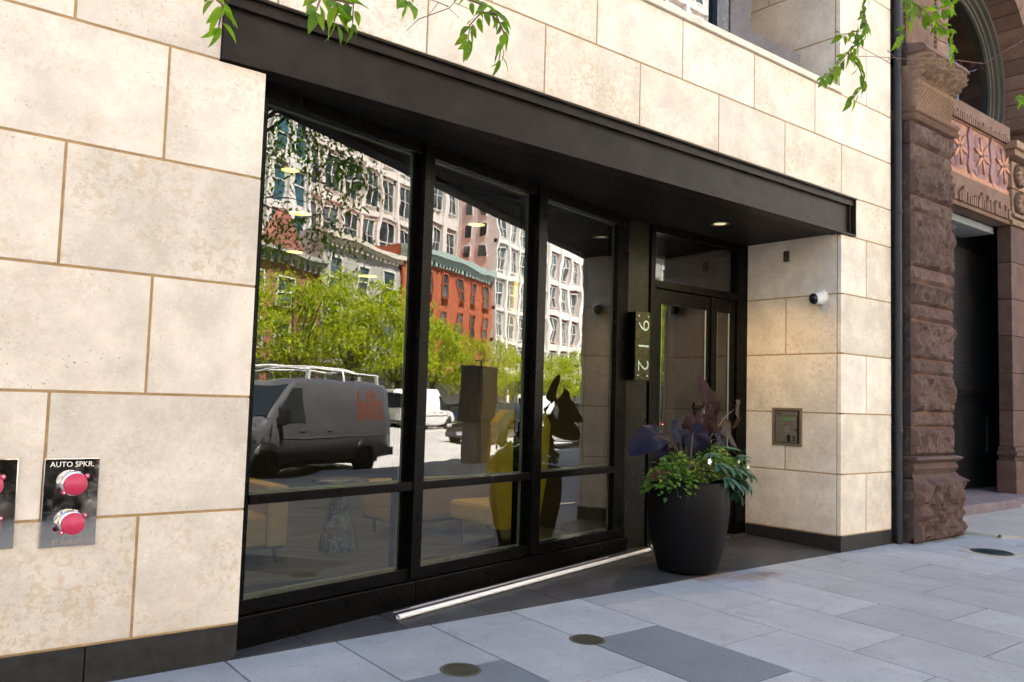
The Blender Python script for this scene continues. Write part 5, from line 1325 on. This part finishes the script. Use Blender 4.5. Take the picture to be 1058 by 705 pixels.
van('cargo_van', 'shade-darkened white cargo van with ladder rack and red lettering parked at the near kerb', (5.75,-9.15,ZR), pi, (.065,.065,.07), L=5.6, H=2.12, rack=True, text='cilid')  # white van's paint set near black to stand for the shade on it
van('white_van', 'clean white delivery van parked across the street', (36.4,-24.0,ZR), 0, (.80,.80,.80), L=5.6, H=2.35, W=2.0)
van('white_van', 'white van partly hidden behind the control cabinet across the street', (55.5,-24.0,ZR), 0, (.80,.80,.80), L=5.6, H=2.45, W=2.0)
car('parked_car', 'dark blue hatchback parked in front of the white delivery van across the street', 'car', (42.8,-24.1,ZR), 0, (.02,.035,.14), kind='suv', H=1.62)
car('pickup_truck', 'grey pickup truck facing us, parked at the near kerb beyond the cargo van', 'pickup', (25.2,-9.3,ZR), pi, (.20,.18,.17), L=5.4, H=1.8, W=1.95, kind='pickup')
car('parked_car', 'dark car with amber lights driving in the near lane', 'car', (23.6,-12.9,ZR), pi, (.03,.03,.03), kind='suv', H=1.7)
car('parked_car', 'red car parked far down the near kerb', 'car', (52,-9.8,ZR), pi, (.45,.02,.02), kind='sedan')
car('parked_car', 'silver car parked across the street behind the dark blue one', 'car', (48.6,-24.1,ZR), 0, (.45,.45,.45), kind='sedan')
car('parked_car', 'black car parked across the street outside the picture', 'car', (29.5,-24.1,ZR), 0, (.03,.03,.03), kind='sedan')
car('parked_car', 'white car parked at the near kerb far beyond the pickup', 'car', (38,-9.6,ZR), pi, (.6,.6,.6), kind='suv', H=1.65)
car('parked_car', 'black car added unseen behind the camera to darken reflections in the chrome plate', 'car', (-6.8,-9.2,ZR), pi, (.015,.015,.015), kind='suv', H=1.75)  # unseen car added so the chrome hose plates mirror something dark
# control cabinet on the near pavement
CB = empty('control_cabinet', (9.75,-6.35,gz(9.75,-6.35)), 'dark grey street control cabinet on a lighter base near the kerb', 'cabinet')
z = gz(9.75,-6.35)
c = MB(); c.bevbox((9.15,-6.65,z+1.0),(10.25,-6.1,z+2.45),.015); c.build('housing', plain('dark_cabinet', (.02,.022,.028), .45), CB)
c = MB(); c.bevbox((9.25,-6.58,z-.02),(10.15,-6.17,z+1.0),.02); c.build('pedestal', plain('concrete_pedestal', (.25,.24,.22), .8), CB)
c = MB(); c.tube([(9.95,-6.4,z+2.45),(9.95,-6.4,z+2.62)], .02, 8); c.tube([(9.6,-6.4,z+2.6),(10.15,-6.4,z+2.62)], .015, 6); c.build('antenna', M_BLACK, CB)
c = MB(); c.bevbox((9.22,-6.10,z+1.08),(10.18,-6.085,z+2.37),.005); c.build('door', plain('cabinet_door', (.07,.075,.085), .4), CB)
# parking sign across the street
PS = empty('parking_sign', (45.6,-25.7,-.2), 'white, green and red parking sign on a post across the street', 'sign')
c = MB(); c.tube([(45.6,-25.7,-.25),(45.6,-25.7,3.1)], .035, 8); c.build('post', M_ALU, PS)
for (z0, z1, cc, nm) in ((2.35,3.0,(.75,.75,.72),'white'),(1.95,2.33,(.05,.30,.15),'green'),(1.55,1.93,(.55,.06,.04),'red')):
    c = MB(); c.bevbox((45.1,-25.66,z0),(46.1,-25.63,z1),.01); c.build('sign_plate', plain('sign_'+nm, cc, .5), PS)
# ---------------------------------------------------------------- far street trees
M_FARL = leafmat('spring_leaf', [(.25,.30,.015),(.36,.40,.018),(.11,.16,.012),(.42,.44,.03)], .45, .5, 1.5)
def far_tree(seed):
    rg = random.Random(seed)
    T = empty('street_tree', (0,0,0), 'x', 'tree', 'lime green street trees across the street')
    c = MB(); c.tube([(0,0,-.2),(.02,0,.6),(.06,.03,2.6)], [.17,.13,.11], 10); c.build('trunk', M_BARK, T)
    c = MB(); top = Vector((.06,.03,2.5))
    for i in range(12):
        a = i*2.4; e = Vector((2.6*cos(a)*rg.uniform(.5,1), 2.6*sin(a)*rg.uniform(.5,1), rg.uniform(4.2,8.2))); m_ = top.lerp(e, .5)+Vector((0,0,.5))
        c.tube([top, m_, e], [.07,.04,.012], 6)
    c.build('limbs', M_BARK, T)
    c = MB(); crown(c, (0,0,5.7), (3.7,3.5,3.2), 6500, .25, 2, .6, 75, rg); c.build('crown', M_FARL, T, fixn=False)
    return T
protos = [far_tree(21), far_tree(22)]
tx = [20.5, 27.5, 33.0, 38.2, 43.0, 49.5, 56.5, 64, 72, 80, 89, 98]
lb_ = ['lime green street tree hiding the first pane corner, farthest left in the reflection','lime green street tree above the hood of the cargo van','lime green street tree in front of the gabled rose brick house','lime green street tree above the rear of the cargo van','lime green street tree by the first mullion in the reflection','lime green street tree in front of the orange red brick rowhouse','lime green street tree right of the brick rowhouse cornice','lime green street tree before the white stone building','lime green street tree before the checkered building, nearer one','lime green street tree before the checkered building, farther one','lime green street tree near the end of the reflection','most distant lime green street tree']
for i, x in enumerate(tx):
    T = protos[i] if i < 2 else copy_tree(protos[i % 2])
    T.location = (x, -26.8+.3*sin(i*3), -.2); T.rotation_euler = (0,0,i*1.3); s_ = (.92,1.0,1.05,.95,.85,.78,.72,.72,.8,.8,.8,.8)[i]; T.scale = (s_, s_, s_*1.0)
    T['label'] = lb_[i]
